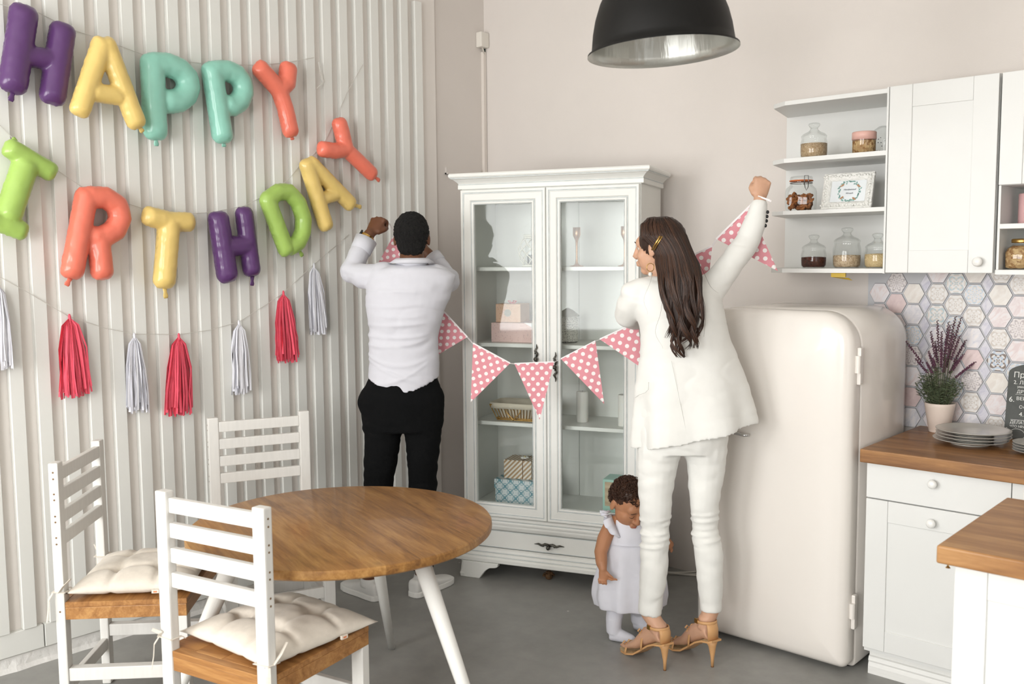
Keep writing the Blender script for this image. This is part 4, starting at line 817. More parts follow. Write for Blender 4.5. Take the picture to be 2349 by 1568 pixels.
# ================================================================ chairs
CHW = mat('white_stained_chair', (224, 222, 217), 0.5, var=0.03, scale=10, stretch=(8, 8, 1)); SCR = mat('screw_hole', (120, 92, 60), 0.6)
def make_chair(name, label):
    t = thing(name, label, 'chair', (0, 0, 0), 0, 'white wooden chairs round the table')
    HPO, SZ, DP, XO = 0.936, 0.462, 0.415, 0.2155
    for s in (-1, 1):
        x0, x1 = sorted((s*XO, s*(XO-0.045))); p = MB().box(x0, x1, -0.016, 0.016, 0, HPO).build('post', CHW, t, bevel=0.005, seg=2)
        hole = MB()
        for z in (0.905, 0.883, 0.832, 0.812, 0.757, 0.737, 0.684, 0.662, 0.43):
            MB().tube([(s*(XO-0.001), 0.0, z), (s*(XO+0.0006), 0.0, z)], 0.0033, 8).build('screw', SCR, p)
        x0, x1 = sorted((s*XO, s*(XO-0.045))); lg_ = MB().box(x0, x1, DP-0.032, DP, 0, SZ-0.06).build('leg', CHW, t, bevel=0.003)
        MB().box(x0+0.006, x1-0.006, 0.016, DP-0.032, 0.185, 0.23).build('side_stretcher', CHW, t, bevel=0.003)
    for zt in (0.917, 0.843, 0.769, 0.695): MB().box(-XO+0.045, XO-0.045, -0.006, 0.014, zt-0.044, zt).build('back_slat', CHW, t, bevel=0.003)
    MB().box(-XO+0.045, XO-0.045, -0.01, 0.01, 0.135, 0.18).build('back_stretcher', CHW, t, bevel=0.003)
    MB().box(-XO+0.045, XO-0.045, DP-0.026, DP-0.006, 0.225, 0.27).build('front_stretcher', CHW, t, bevel=0.003)
    for s in (-1, 1):
        x0, x1 = sorted((s*XO, s*(XO-0.02))); MB().box(x0, x1, 0.017, DP, SZ-0.06, SZ-0.018).build('side_apron', CHAIRW, t, bevel=0.002)
    for y0, y1 in ((-0.012, 0.012), (DP-0.022, DP-0.001)): MB().box(-XO+0.0455 if y0 < 0 else -XO+0.02, XO-0.0455 if y0 < 0 else XO-0.02, y0, y1, SZ-0.06, SZ-0.018).build('apron', CHAIRW, t, bevel=0.002)
    nb = 4
    for k in range(nb):
        a = -XO + 2*XO*k/nb; b = -XO+2*XO*(k+1)/nb; y0 = 0.0165 if k in (0, nb-1) else 0.0165
        MB().box(a, b, y0, DP+0.002, SZ-0.018, SZ).build('seat_board', CHAIRW, t, bevel=0.0015, seg=1)
    MB().box(-XO+0.0455, XO-0.0455, -0.014, 0.0165, SZ-0.018, SZ).build('seat_board', CHAIRW, t, bevel=0.0015, seg=1)
    return t
ch = make_chair('dining_chair', 'white wooden slat-back chair with cushion, its back to the kitchen camera side')
ch['label'] = 'white slat-back chair with cushion pushed under the table, farthest from slatted wall'
ch.location = (1.515, -2.712, 0); ch.rotation_euler = (0, 0, math.radians(12.3))
c2 = copy_tree(ch); c2.location = (0.541, -2.668, 0); c2.rotation_euler = (0, 0, math.radians(-43.5)); c2['label'] = 'white slat-back chair with cushion turned sideways beside the slatted wall'
c3 = copy_tree(ch); c3.location = (0.362, -1.815, 0); c3.rotation_euler = (0, 0, math.radians(-113)); c3['label'] = 'white slat-back chair without cushion behind the table, facing the room'
LINEN = mat('natural_linen', (222, 213, 200), 0.9, var=0.04, scale=60, bump=0.06, bscale=420, sheen=0.2, stretch=(1, 1, 1))
def cushion(parent_chair, label, shift, lift, rz):
    n = 44; h0 = 0.20; m = MB(); tuft = [(x, y) for x in (-0.075, 0.075) for y in (-0.075, 0.075)]
    def zt(u, v):
        e = (1-abs(u)**3.2)*(1-abs(v)**3.2); z = 0.052*max(0, e)**0.55; x, y = u*h0, v*h0
        for (a, b) in tuft: r = math.hypot(x-a, y-b); z *= 1-0.62*math.exp(-(r/0.026)**2)
        for (a, b) in tuft:
            z *= 1-0.16*math.exp(-((x-a)/0.012)**2)*(1 if abs(y) > 0.05 else 0.5); z *= 1-0.16*math.exp(-((y-b)/0.012)**2)*(1 if abs(x) > 0.05 else 0.5)
        return z + 0.0035*noise.noise(Vector((x*22+shift*9, y*22, lift*50)))*max(0, e)
    vs_, fs_ = [], []
    for sgn in (1, -1):
        for j in range(n+1):
            for i in range(n+1):
                u, v = -1+2*i/n, -1+2*j/n
                kx_ = 1+0.05*(abs(u*v))**3 - 0.05*(1-v*v)*0.6; ky_ = 1+0.05*(abs(u*v))**3 - 0.05*(1-u*u)*0.6
                vs_.append(Vector((u*h0*kx_, v*h0*ky_, 0.028 + (zt(u, v) if sgn > 0 else -min(0.026, zt(u, v)*0.7)))))
    N1 = (n+1)*(n+1)
    for j in range(n):
        for i in range(n):
            a = j*(n+1)+i; fs_.append((a, a+1, a+n+2, a+n+1)); fs_.append((N1+a, N1+a+n+1, N1+a+n+2, N1+a+1))
    m.add(vs_, fs_)
    t = thing('seat_cushion', label, 'cushion', (0, 0, 0), 0, 'linen seat cushions'); bm = bmesh.new()
    me = m.mesh('cover', fix=False); bm.from_mesh(me); bmesh.ops.remove_doubles(bm, verts=bm.verts, dist=0.0004); bmesh.ops.recalc_face_normals(bm, faces=bm.faces); bm.to_mesh(me); bm.free()
    me.polygons.foreach_set('use_smooth', [True]*len(me.polygons)); o = link('cover', me, LINEN, t)
    for (a, b) in tuft: MB().ball((a, b, 0.028+zt(a/h0, b/h0)+0.001), (0.006, 0.006, 0.003), 8, 6).build('tuft_button', LINEN, t, smooth=True)
    tgx, tgy = h0*1.0, 0.08
    lb = MB().box(tgx-0.004, tgx+0.004, tgy-0.012, tgy+0.012, 0.014, 0.026).build('sewn_label', mat('cream_label', (232, 222, 208), 0.7) if 'cream_label' not in MATS else MATS['cream_label'], t, bevel=0.001)
    MB().box(tgx+0.0041, tgx+0.0046, tgy-0.006, tgy+0.006, 0.017, 0.0225).build('label_print', mat('orange_print', (226, 140, 96), 0.7) if 'orange_print' not in MATS else MATS['orange_print'], lb)
    ca, sa = math.cos(rz), math.sin(rz)
    for s in (-1, 1):   # ties knotted round the back posts
        def L(x, y, z):   # chair space -> cushion space
            x -= shift; y -= 0.222; return Vector((ca*x+sa*y, -sa*x+ca*y, z-lift))
        xo = s*0.2155; xi = s*0.17; z = 0.497; g = 0.0035
        MB().tube([L(s*0.165, 0.03, z-0.01), L(xi-s*g, 0.019, z), L(xi-s*g, -0.019, z), L(xo+s*g, -0.019, z+0.002), L(xo+s*g, 0.019, z), L(s*0.19, 0.0205, z-0.003)], (0.0015, 0.006), 6).build('tie', LINEN, t)
        MB().tube([L(xo+s*g, -0.019, z), L(xo+s*0.012, -0.03, z-0.02), L(xo+s*0.014, -0.032, z-0.055), L(xo+s*0.02, -0.036, z-0.095)], [(0.0015, 0.006), (0.0015, 0.008), (0.0015, 0.008), (0.0015, 0.007)], 6).build('tie_end', LINEN, t)
        MB().tube([L(xo+s*g, -0.019, z), L(xo-s*0.012, -0.026, z+0.018), L(xo+s*0.006, -0.04, z+0.03)] if s < 0 else [L(xo+s*g, 0.0, z), L(xo+s*0.012, 0.02, z+0.025), L(xo+s*0.012, 0.045, z+0.05)], [(0.0015, 0.006), (0.0015, 0.008), (0.0015, 0.006)], 6).build('tie_end', LINEN, t)
    rzc = parent_chair.rotation_euler.z; loc = Vector(parent_chair.location) + Matrix.Rotation(rzc, 3, 'Z') @ Vector((shift, 0.222, 0)); loc.z = lift; t.location = loc; t.rotation_euler = (0, 0, rzc+rz); return t
cushion(ch, 'tufted linen cushion on the chair farthest from the slatted wall', 0.03, 0.464, math.radians(-9))
cushion(c2, 'tufted linen cushion on the chair turned sideways by the wall', 0.0, 0.464, math.radians(2))

# ================================================================ foil letter balloons on the slatted wall
BX = 0.098
def wpt(x, y, d=BX): return on_plane(x, y, (1, 0, 0), (d, 0, 0))
def foil(name, c): return mat(name, c, 0.3, var=0.06, scale=10, coat=0.25, bump=0.10, bscale=22, spec=0.4)
FC = {'purple': foil('purple_foil', (92, 58, 108)), 'yellow': foil('yellow_foil', (230, 200, 122)), 'mint': foil('mint_foil', (146, 204, 186)), 'coral': foil('coral_foil', (236, 124, 102)), 'green': foil('green_foil', (164, 196, 100))}
def balloon(letter, colour, strokes, tail, label, BX=BX):
    m = MB(); allp = []
    for pts, r in strokes:
        P = [wpt(*p, BX) for p in pts]; k = pxm(P[0]); R = r*k*1.17; allp += P
        # densify and keep a blunt inflated section: wide in the wall plane, a little flatter across it
        Q = []
        for a, b in zip(P[:-1], P[1:]):
            for j in range(4): Q.append(a.lerp(b, j/4))
        Q.append(P[-1]); e0 = (Q[0]-Q[1]).normalized(); e1 = (Q[-1]-Q[-2]).normalized()
        path = [Q[0]+e0*(R*0.78), Q[0]+e0*(R*0.62), Q[0]+e0*(R*0.3)] + Q + [Q[-1]+e1*(R*0.3), Q[-1]+e1*(R*0.62), Q[-1]+e1*(R*0.78)]
        w = [0.50, 0.80, 0.98]+[1.0]*len(Q)+[0.98, 0.80, 0.50]; th = [0.12, 0.55, 0.86]+[1.0]*len(Q)+[0.86, 0.55, 0.12]
        TX = min(0.98, 0.047/R)
        m.tube(path, [(R*b*TX, R*a) for a, b in zip(w, th)], 18, side=(1, 0, 0))
    def wr(co, n):   # crimped seam puckers along the edge
        e = 1-abs(n.x); return 0.0045*e**3*noise.noise(co*95) + 0.0012*noise.noise(co*38)
    me = remesh(m, 0.0055, 6, 0.5, wr); lo = min(allp, key=lambda p: p.z); og = Vector((BX, sum(p.y for p in allp)/len(allp), lo.z))
    t = thing('letter_balloon', label, 'balloon', og, 0, 'foil letter balloons hung on the wall')
    place_mesh('foil_body', me, FC[colour], t, None)
    (x0, y0), (x1, y1) = tail; A, B = wpt(x0, y0, BX), wpt(x1, y1, BX); mid_ = A.lerp(B, 0.5)
    MB().tube([A, mid_, B.lerp(mid_, 0.4), B], [(0.004, 0.012), (0.003, 0.008), (0.0025, 0.012), (0.0015, 0.009)], 10, side=(1, 0, 0)).build('filling_tab', FC[colour], t, world=True, smooth=True)
    return t
balloon('H', 'purple', [([(54, 34), (31, 190)], 27), ([(143, 74), (121, 218)], 25), ([(60, 128), (112, 136)], 21)], ((32, 205), (24, 232)), 'purple letter H foil balloon starting the upper word')
balloon('A', 'yellow', [([(233, 104), (184, 250)], 20), ([(244, 104), (311, 278)], 20), ([(215, 212), (272, 220)], 19)], ((314, 285), (328, 303)), 'yellow letter A foil balloon in the upper word', 0.15)
balloon('P', 'mint', [([(349, 146), (356, 300)], 24), ([(352, 148), (385, 149), (412, 160), (428, 178), (432, 198), (426, 218), (408, 231), (386, 233)], 24)], ((357, 310), (359, 335)), 'mint letter P foil balloon next to the yellow A')
balloon('P', 'mint', [([(486, 162), (510, 310)], 21), ([(490, 164), (520, 162), (543, 172), (556, 190), (558, 212), (550, 232), (532, 243), (520, 241)], 21)], ((512, 318), (514, 337)), 'mint letter P foil balloon next to the coral Y')
balloon('Y', 'coral', [([(597, 158), (640, 206)], 18), ([(661, 158), (658, 190), (640, 206)], 18), ([(640, 206), (655, 250), (666, 300)], 17)], ((668, 306), (671, 321)), 'coral letter Y foil balloon ending the upper word')
balloon('I', 'green', [([(26, 342), (112, 392)], 20), ([(58, 378), (20, 492)], 25), ([(-22, 500), (46, 528)], 20)], ((20, 330), (37, 318)), 'lime green letter I foil balloon in the lower word')
balloon('R', 'coral', [([(198, 450), (166, 620)], 22), ([(206, 452), (241, 453), (268, 470), (276, 500), (264, 528), (236, 543), (216, 545)], 22), ([(226, 550), (234, 622)], 22)], ((163, 634), (152, 655)), 'coral letter R foil balloon in the lower word')
balloon('T', 'yellow', [([(343, 496), (388, 508), (430, 509)], 20), ([(388, 512), (377, 642)], 22)], ((377, 655), (381, 684)), 'yellow letter T foil balloon in the lower word')
balloon('H', 'purple', [([(501, 503), (521, 630)], 21), ([(560, 490), (577, 618)], 18), ([(515, 566), (565, 562)], 20)], ((579, 632), (578, 655)), 'purple letter H foil balloon in the lower word')
balloon('D', 'green', [([(614, 460), (656, 572)], 17), ([(614, 458), (638, 440), (662, 440), (684, 464), (696, 500), (695, 530), (684, 556), (668, 566)], 17)], ((684, 568), (694, 588)), 'lime green letter D foil balloon in the lower word')
balloon('A', 'yellow', [([(704, 378), (747, 516)], 16), ([(714, 376), (802, 466)], 16), ([(738, 456), (780, 444)], 13)], ((812, 470), (829, 475)), 'yellow letter A foil balloon leaning near the end of lower word')
balloon('Y', 'coral', [([(779, 284), (794, 342)], 16), ([(741, 342), (770, 346), (794, 342)], 16), ([(794, 342), (852, 398)], 15)], ((857, 403), (871, 415)), 'coral letter Y foil balloon tilted at the end of lower word')
# clear strings the balloons and tassels hang from
NYL = mat('clear_nylon', (206, 202, 194), 0.35)
def string(name, pts, label, d, r=0.0012, cat='string'):
    P = [wpt(x, y, d) for x, y in pts]; Q = []
    for a, b in zip(P[:-1], P[1:]):
        for j in range(4): Q.append(a.lerp(b, j/4))
    Q.append(P[-1]); o = MB().tube(Q, r, 5).build(name, NYL, origin=min(P, key=lambda p: p.z)); return tag(o, label, cat)
string('hanging_string', [(-30, 2), (20, 15), (90, 30), (165, 68), (240, 92), (330, 126), (400, 138), (470, 146), (590, 150), (660, 143), (720, 132)], 'clear string carrying the upper row of letter balloons', 0.047)
string('hanging_string', [(-20, 268), (35, 322), (128, 388), (190, 430), (290, 466), (335, 480), (440, 490), (490, 486), (560, 472), (600, 452), (660, 414), (690, 376), (716, 358), (745, 325), (772, 268), (795, 215), (832, 148)], 'clear string carrying the lower row of letter balloons', 0.047)
string('hanging_string', [(-20, 624), (60, 668), (158, 726), (240, 752), (308, 766), (410, 767), (480, 757), (548, 738), (600, 705), (650, 672), (720, 606), (800, 538)], 'thin string carrying the paper tassels', 0.047)
MB_ = MB().tube([wpt(731, 142, .05), wpt(735, 165, .055), wpt(742, 188, .05)], (0.0012, 0.005), 5).tube([wpt(742, 188, .05), wpt(735, 194, .055), wpt(727, 203, .05)], (0.0012, 0.004), 5).build('ribbon_end', mat('clear_ribbon', (226, 224, 218), 0.25), origin=wpt(727, 203, .05)); tag(MB_, 'curled loose ribbon end on the wall right of upper word', 'ribbon')
# paper tassels
TP = {'pink': mat('pink_crepe_paper', (232, 88, 108), 0.7, var=0.10, scale=25), 'white': mat('white_crepe_paper', (226, 226, 232), 0.7, var=0.03, scale=25)}
def tassel(colour, top, bot, hw, label, seed):
    rr = random.Random(seed); P = wpt(*top, 0.062); B = wpt(*bot, 0.062); k = pxm(P); L = P.z-B.z; w = hw*k; t = thing('paper_tassel', label, 'tassel', P, 0, 'paper tassels hung under the balloons')
    dy = (B.y-P.y); m = MB()
    for j in range(84):
        a = rr.uniform(-1, 1); b = rr.uniform(-1, 1)*0.026; ln = L*rr.uniform(0.86, 1.0); wd_ = rr.uniform(0.003, 0.006); s = rr.uniform(0.7, 1.1)
        pts = [Vector((0, 0, -0.012)), Vector((b*0.5, dy*0.12+a*w*0.5*s, -ln*0.14)), Vector((b*0.9+rr.uniform(-.003, .003), dy*0.4+a*w*0.85*s+rr.uniform(-.003, .003), -ln*0.45)), Vector((b+rr.uniform(-.004, .004), dy*0.75+a*w*0.9+rr.uniform(-.004, .004), -ln*0.75)), Vector((b, dy+a*w+rr.uniform(-.004, .004), -ln))]
        n_ = Vector((rr.uniform(-.6, .6), rr.uniform(-1, 1), 0)).normalized()
        m.tube(pts, [(0.0003, wd_*0.5), (0.0003, wd_), (0.0003, wd_), (0.0003, wd_), (0.0003, wd_)], 4, side=(-n_.y, n_.x, 0))
    o = m.build('ribbons', TP[colour], t); o['kind'] = 'stuff'
    MB().tube([(0, 0, 0.004), (0, 0, -0.006), (0.001, 0.001, -0.02), (0, 0, -0.03)], [0.003, 0.006, 0.005, 0.008], 10).build('knot', TP[colour], t, smooth=True)
tassel('white', (-4, 648), (2, 850), 26, 'white paper tassel hanging below the lime green I balloon', 1)
tassel('pink', (159, 722), (174, 912), 34, 'pink paper tassel below the coral R balloon', 2)
tassel('white', (308, 765), (317, 948), 25, 'white paper tassel below the yellow T balloon', 3)
tassel('pink', (410, 766), (413, 954), 33, 'pink paper tassel hanging lowest between two white tassels', 4)
tassel('white', (548, 736), (554, 905), 20, 'white paper tassel below the lower purple H balloon', 5)
tassel('pink', (650, 668), (661, 832), 25, 'pink paper tassel below the lime D balloon', 6)
tassel('white', (720, 605), (731, 768), 18, 'white paper tassel highest up beside the man', 7)
# ================================================================ people
def ring(c, hw, hd, n=24, tilt=0.0, fold=0.0, nf=5, ph=0.0, sq=1.0, ax=None, ay=None):
    ax = ax or RH; ay = ay or FH; out = []
    for k in range(n):
        a = 2*math.pi*k/n; ca, sa = math.cos(a), math.sin(a)
        ca2, sa2 = math.copysign(abs(ca)**sq, ca), math.copysign(abs(sa)**sq, sa); g = 1 + fold*math.cos(nf*a+ph)
        out.append(Vector(c) + ax*(hw*ca2*g) + ay*(hd*sa2*g) + ZUP*(tilt*ca))
    return out
class Fig:
    # pixel outline + a standing plane -> metric rings
    def __init__(s, base): s.base = Vector(base); s.k = (s.base-CAM).dot(FH)/FPX
    def p(s, x, y, off=0.0): return at(x, y, s.base, off)
    def r(s, x, y, hw, hd, off=0.0, **kw):
        c = s.p(x, y, off); return ring(c, hw*pxm(c), hd, **kw)
    def limb(s, mb, pts, n=14):
        # pts: (x, y, off, radius m)
        P = [s.p(x, y, o) for x, y, o, r in pts]; mb.tube(P, [r for *_, r in pts], n, side=RH)
        for q, (*_, r) in zip(P, pts): mb.ball(q, r if not isinstance(r, tuple) else min(r), 12, 8)
def add_head(mb, c, f, u, s=1.0, child=False):
    c = Vector(c); f = Vector(f).normalized(); sd = f.cross(u).normalized(); u = sd.cross(f).normalized(); A = (sd, f, u)
    mb.ball(c+u*(0.018*s)-f*(0.012*s), (0.074*s, 0.094*s, 0.088*s), 20, 14, A)
    mb.ball(c-u*(0.035*s)+f*(0.028*s), (0.057*s*(1.12 if child else 1), 0.062*s, 0.068*s), 18, 12, A)
    mb.ball(c-u*(0.088*s)+f*(0.058*s), (0.024*s, 0.024*s, 0.020*s), 12, 8, A)
    mb.ball(c+u*(0.020*s)+f*(0.066*s), (0.05*s, 0.026*s, 0.03*s), 12, 8, A)
    mb.tube([c+f*(0.088*s)+u*(0.012*s), c+f*(0.100*s)-u*(0.012*s), c+f*((0.106 if child else 0.107)*s)-u*(0.030*s), c+f*(0.094*s)-u*(0.038*s)], [0.008*s, 0.009*s, 0.012*s, 0.011*s], 10, side=sd)
    for q in (-1, 1):
        mb.ball(c+f*(0.094*s)-u*(0.034*s)+sd*(q*0.010*s), 0.008*s, 8, 6)
        mb.ball(c+f*(0.050*s)-u*(0.030*s)+sd*(q*0.036*s), (0.022*s, 0.026*s, 0.026*s), 10, 8, A)
        mb.ball(c+sd*(q*0.076*s)-f*(0.010*s)-u*(0.012*s), (0.008*s, 0.017*s, 0.030*s), 10, 8, A)
    mb.ball(c+f*(0.090*s)-u*(0.056*s), (0.021*s, 0.011*s, 0.006*s), 10, 8, A); mb.ball(c+f*(0.088*s)-u*(0.067*s), (0.019*s, 0.012*s, 0.007*s), 10, 8, A)
def add_fist(mb, w, d, pn, sc=1.0, thumb=1, spread=0.0195):
    # w wrist, d wrist->knuckles, pn palm side; thumb = +1/-1 side along d x pn
    d = Vector(d).normalized(); pn = Vector(pn); pn = (pn-d*pn.dot(d)).normalized(); sd = d.cross(pn)*thumb; w = Vector(w)
    rs = []
    for t_, hw, hd in ((-0.02, 0.024, 0.019), (0.0, 0.025, 0.019), (0.03, 0.034, 0.019), (0.065, 0.040, 0.018), (0.085, 0.039, 0.015)):
        rs.append([w+d*(t_*sc)+pn*(0.004*sc)+sd*(hw*sc*math.cos(2*math.pi*k/14))+pn*(hd*sc*math.sin(2*math.pi*k/14)) for k in range(14)])
    mb.rings(rs)
    for i in range(4):
        K = w + d*((0.083+(0.004, 0.008, 0.005, -0.004)[i])*sc) + sd*((0.029-spread*i)*sc); L = (0.036, 0.040, 0.037, 0.030)[i]*sc; r = (0.0098, 0.0100, 0.0096, 0.0085)[i]*sc
        a = K+pn*(L*0.75)+d*(L*0.35); b = a+pn*(L*0.30)-d*(L*0.72); e = b-pn*(L*0.45)-d*(L*0.30)
        mb.ball(K-pn*(0.003*sc), r*1.22, 10, 8); mb.tube([K, K.lerp(a, 0.5)+d*(0.004*sc), a, a.lerp(b, 0.5)+pn*(0.002*sc), b, e], [r, r, r*0.98, r*0.95, r*0.92, r*0.7], 10)
    T0 = w+d*(0.022*sc)+sd*(0.026*sc)+pn*(0.006*sc); T1 = w+d*(0.052*sc)+sd*(0.043*sc)+pn*(0.020*sc); T2 = w+d*(0.076*sc)+sd*(0.034*sc)+pn*(0.040*sc); T3 = w+d*(0.086*sc)+sd*(0.012*sc)+pn*(0.048*sc)
    mb.tube([T0, T1, T2, T3], [0.015*sc, 0.0125*sc, 0.011*sc, 0.008*sc], 10); mb.ball(T3, 0.008*sc, 8, 6)
def wrinkle(a=0.004, b=0.003, seed=0.0):
    def f(co, n):
        v = Vector((co.x*5+seed, co.y*5, co.z*13)); w = Vector((co.x*16, co.y*16+seed, co.z*30)); q = 1-abs(noise.noise(v+Vector((3, 1, 7)))*1.6)
        return a*noise.noise(v) + b*noise.noise(w) - a*0.7*max(0, q-0.72)*2.2
    return f
def skin(name, c, rough=0.5): return mat(name, c, rough, var=0.05, scale=14, bump=0.05, bscale=120, sss=0.12)
def cloth(name, c, rough=0.85, bump=0.15): return mat(name, c, rough, var=0.012, scale=30, bump=bump*0.35, bscale=520, sheen=0.15)

# ---------------------------------------------------------------- the man
MBASE = (on_floor(868, 1375)+on_floor(954, 1367))/2; G = Fig(MBASE)
man = thing('person', 'man in white shirt and black trousers, arms raised, facing the wall', 'person', MBASE)
SKM = skin('dark_brown_skin', (104, 66, 44)); SHIRT = cloth('white_cotton_shirt', (208, 208, 215)); TROU = mat('black_trouser_cloth', (10, 11, 12), 0.95, spec=0.2, bump=0.15, bscale=260)
lank, rank = on_floor(862, 1374), on_floor(956, 1366); ltoe, rtoe = on_floor(808, 1352), on_floor(1006, 1344)
ld, rd = (ltoe-lank).normalized(), (rtoe-rank).normalized()
lA, rA = lank + ld*0.045, rank + rd*0.045
TORSO = [(945, 606, 46, .062), (945, 616, 82, .085), (944, 632, 102, .098), (940, 655, 101, .110), (935, 683, 97, .116), (931, 715, 89, .117), (929, 747, 82, .112), (927, 790, 80, .105), (926, 830, 81, .105), (926, 865, 82, .110)]
b = MB(); b.rings([G.r(x, y, hw*0.86, hd-0.016) for x, y, hw, hd in TORSO] + [G.r(925, 920, 82, .105), G.r(925, 970, 78, .10)])
LL = [(880, 985, 0.0, .080), (873, 1060, 0.0, .070), (866, 1130, 0.02, .060), (860, 1200, 0.01, .058)]; RL = [(970, 985, 0.0, .080), (970, 1060, 0.0, .066), (969, 1130, 0.02, .058), (966, 1200, 0.01, .056)]
for L_, A_ in ((LL, lA), (RL, rA)):
    P = [G.p(x, y, o) for x, y, o, r in L_] + [A_+Vector((0, 0, 0.22)), A_+Vector((0, 0, 0.10)), A_+Vector((0, 0, 0.04))]
    b.tube(P, [r*0.82 for *_, r in L_]+[0.048, 0.036, 0.038], 14, side=RH)
for A_, d_ in ((lA, ld), (rA, rd)): b.tube([A_-d_*0.03+Vector((0, 0, .045)), A_+d_*0.05+Vector((0, 0, .042)), A_+d_*0.12+Vector((0, 0, .03)), A_+d_*0.16+Vector((0, 0, .028))], [.026, .026, .015, .010], 12)
b.tube([G.p(945, 622, 0.0), G.p(945, 600, 0.005), G.p(945, 575, 0.03)], [.062, .058, .056], 16, side=RH)
HM = G.p(945, 545, 0.035); add_head(b, HM, FH*1.0-RH*0.06-ZUP*0.12, ZUP, 1.02)
# image-left arm: elbow out, forearm up; other arm reaches forward
LARM = [(868, 636, 0.02, .058), (832, 634, 0.05, .056), (806, 622, 0.09, .052), (822, 585, 0.13, .046), (836, 555, 0.16, .040)]
RARM = [(1012, 640, 0.02, .058), (1026, 642, 0.10, .055), (1024, 640, 0.20, .050), (1008, 612, 0.24, .044), (992, 594, 0.26, .039)]
G.limb(b, [(x, y, o, r*0.8) for x, y, o, r in LARM] + [(848, 536, 0.175, .027)]); G.limb(b, [(x, y, o, r*0.8) for x, y, o, r in RARM] + [(978, 578, 0.27, .027)])
lw, rw = G.p(848, 536, 0.175), G.p(978, 578, 0.27)
add_fist(b, lw, G.p(866, 508, 0.215)-lw, FH*0.9+RH*0.45, 1.05, thumb=-1)
add_fist(b, rw, G.p(955, 560, 0.30)-rw, FH*0.9-RH*0.45, 1.05, thumb=1)
body = place_mesh('body', remesh(b, 0.006, 5, 0.5), SKM, man)
# shirt: torso, shoulders and sleeves fused, curved tail hem
s = MB(); rs = [G.r(x, y, hw, hd, n=32) for x, y, hw, hd in TORSO]; hem = G.r(926, 884, 82, .112, n=32)
for k, p in enumerate(hem):
    a = 2*math.pi*k/32; p.z += 0.040*math.cos(a)**2 - 0.022*math.sin(a)**2
rs.append(hem); hc_ = sum(hem, Vector())/32; rs.append([hc_+(p-hc_)*0.9+ZUP*0.006 for p in hem]); rs.append([hc_+(p-hc_)*0.5+ZUP*0.02 for p in hem]); s.rings(rs)
G.limb(s, [(880, 634, 0.01, .070)] + [(x, y, o, r+0.004) for x, y, o, r in LARM[:-1]] + [(832, 566, 0.15, .046)], 18); G.limb(s, [(1000, 638, 0.01, .070)] + [(x, y, o, r+0.004) for x, y, o, r in RARM[:-1]] + [(1000, 603, 0.25, .046)], 18)
def shirt_fold(co, n):
    z = co.z; t_ = co.dot(RH); q = wrinkle(0.005, 0.003, 2.0)(co, n)*min(1, max(0, (co.z-1.0)/0.08))
    # long drag lines across the back, curving down to the waist
    u_ = (co-MBASE).dot(RH)
    for z0, s_, c_, amp in ((1.30, 0.02, 0.10, .009), (1.245, -0.03, 0.2, .010), (1.205, 0.03, 0.3, .010), (1.12, -0.18, 0.7, .012), (1.04, 0.22, 0.6, .011), (1.085, -0.45, 0.2, .009), (1.385, 0.02, 0.15, .008), (1.455, 0.0, -0.1, .007), (1.34, -0.1, 0.3, .007)):
        d_ = z-(z0 + s_*u_ + c_*u_*u_*3); q += amp*math.exp(-(d_/0.009)**2)*(1 if abs(n.z) < 0.8 else 0) * (0.6+0.6*noise.noise(Vector((u_*6, z0*9, 0)))) * max(0, 1-(abs(u_)/0.19)**4) * 0.8
    return q
sh = place_mesh('shirt', remesh(s, 0.006, 6, 0.5, shirt_fold), SHIRT, man)
# collar, yoke seam, cuffs
def strip_ring(mb, R0, R1, t=0.003):
    n = len(R0); c0 = sum(R0, Vector())/n
    o0 = [p+(p-c0).normalized()*t for p in R0]; o1 = [p+(p-c0).normalized()*t for p in R1]
    mb.rings([R0, R1, o1, o0], closed=True, cap=False)
cl = MB(); inn = G.r(945, 592, 35, .066, off=0.0, n=32); out_ = G.r(945, 603, 53, .082, off=-0.004, n=32, tilt=0.0); strip_ring(cl, inn, out_, 0.003)
strip_ring(cl, G.r(945, 612, 37, .068, n=32), inn, 0.002)
cl.build('collar', SHIRT, sh, world=True, smooth=True)
for (x0, y0, o0, x1, y1, o1, r) in ((826, 578, .14, 840, 549, .165, .047), (1004, 606, .245, 990, 591, .262, .045)):
    a_, b_ = G.p(x0, y0, o0), G.p(x1, y1, o1); MB().tube([a_, a_.lerp(b_, .06), b_, b_.lerp(a_, 0.02)], [r-0.004, r+0.003, r+0.007, r-0.006], 22, side=RH).build('cuff', SHIRT, sh, world=True, smooth=True)
# trousers
tr_ = MB(); tr_.rings([G.r(926, 858, 78, .104), G.r(924, 885, 86, .112), G.r(921, 908, 99, .118), G.r(921, 925, 99, .120), G.r(923, 950, 95, .118), G.r(923, 985, 92, .11)])
for L_, A_ in ((LL, lA), (RL, rA)):
    P = [G.p(x, y, o) for x, y, o, r in L_] + [A_+Vector((0, 0, 0.26)), A_+Vector((0, 0, 0.125)), A_+Vector((0, 0, 0.12))]
    tr_.tube(P, [r+0.008 for *_, r in L_]+[0.062, 0.056, 0.05], 18, side=RH)
for x in (880, 970): tr_.ball(G.p(x, 985, 0), .088, 14, 10)
place_mesh('trousers', remesh(tr_, 0.007, 6, 0.5, wrinkle(0.006, 0.004, 5.0)), TROU, man)
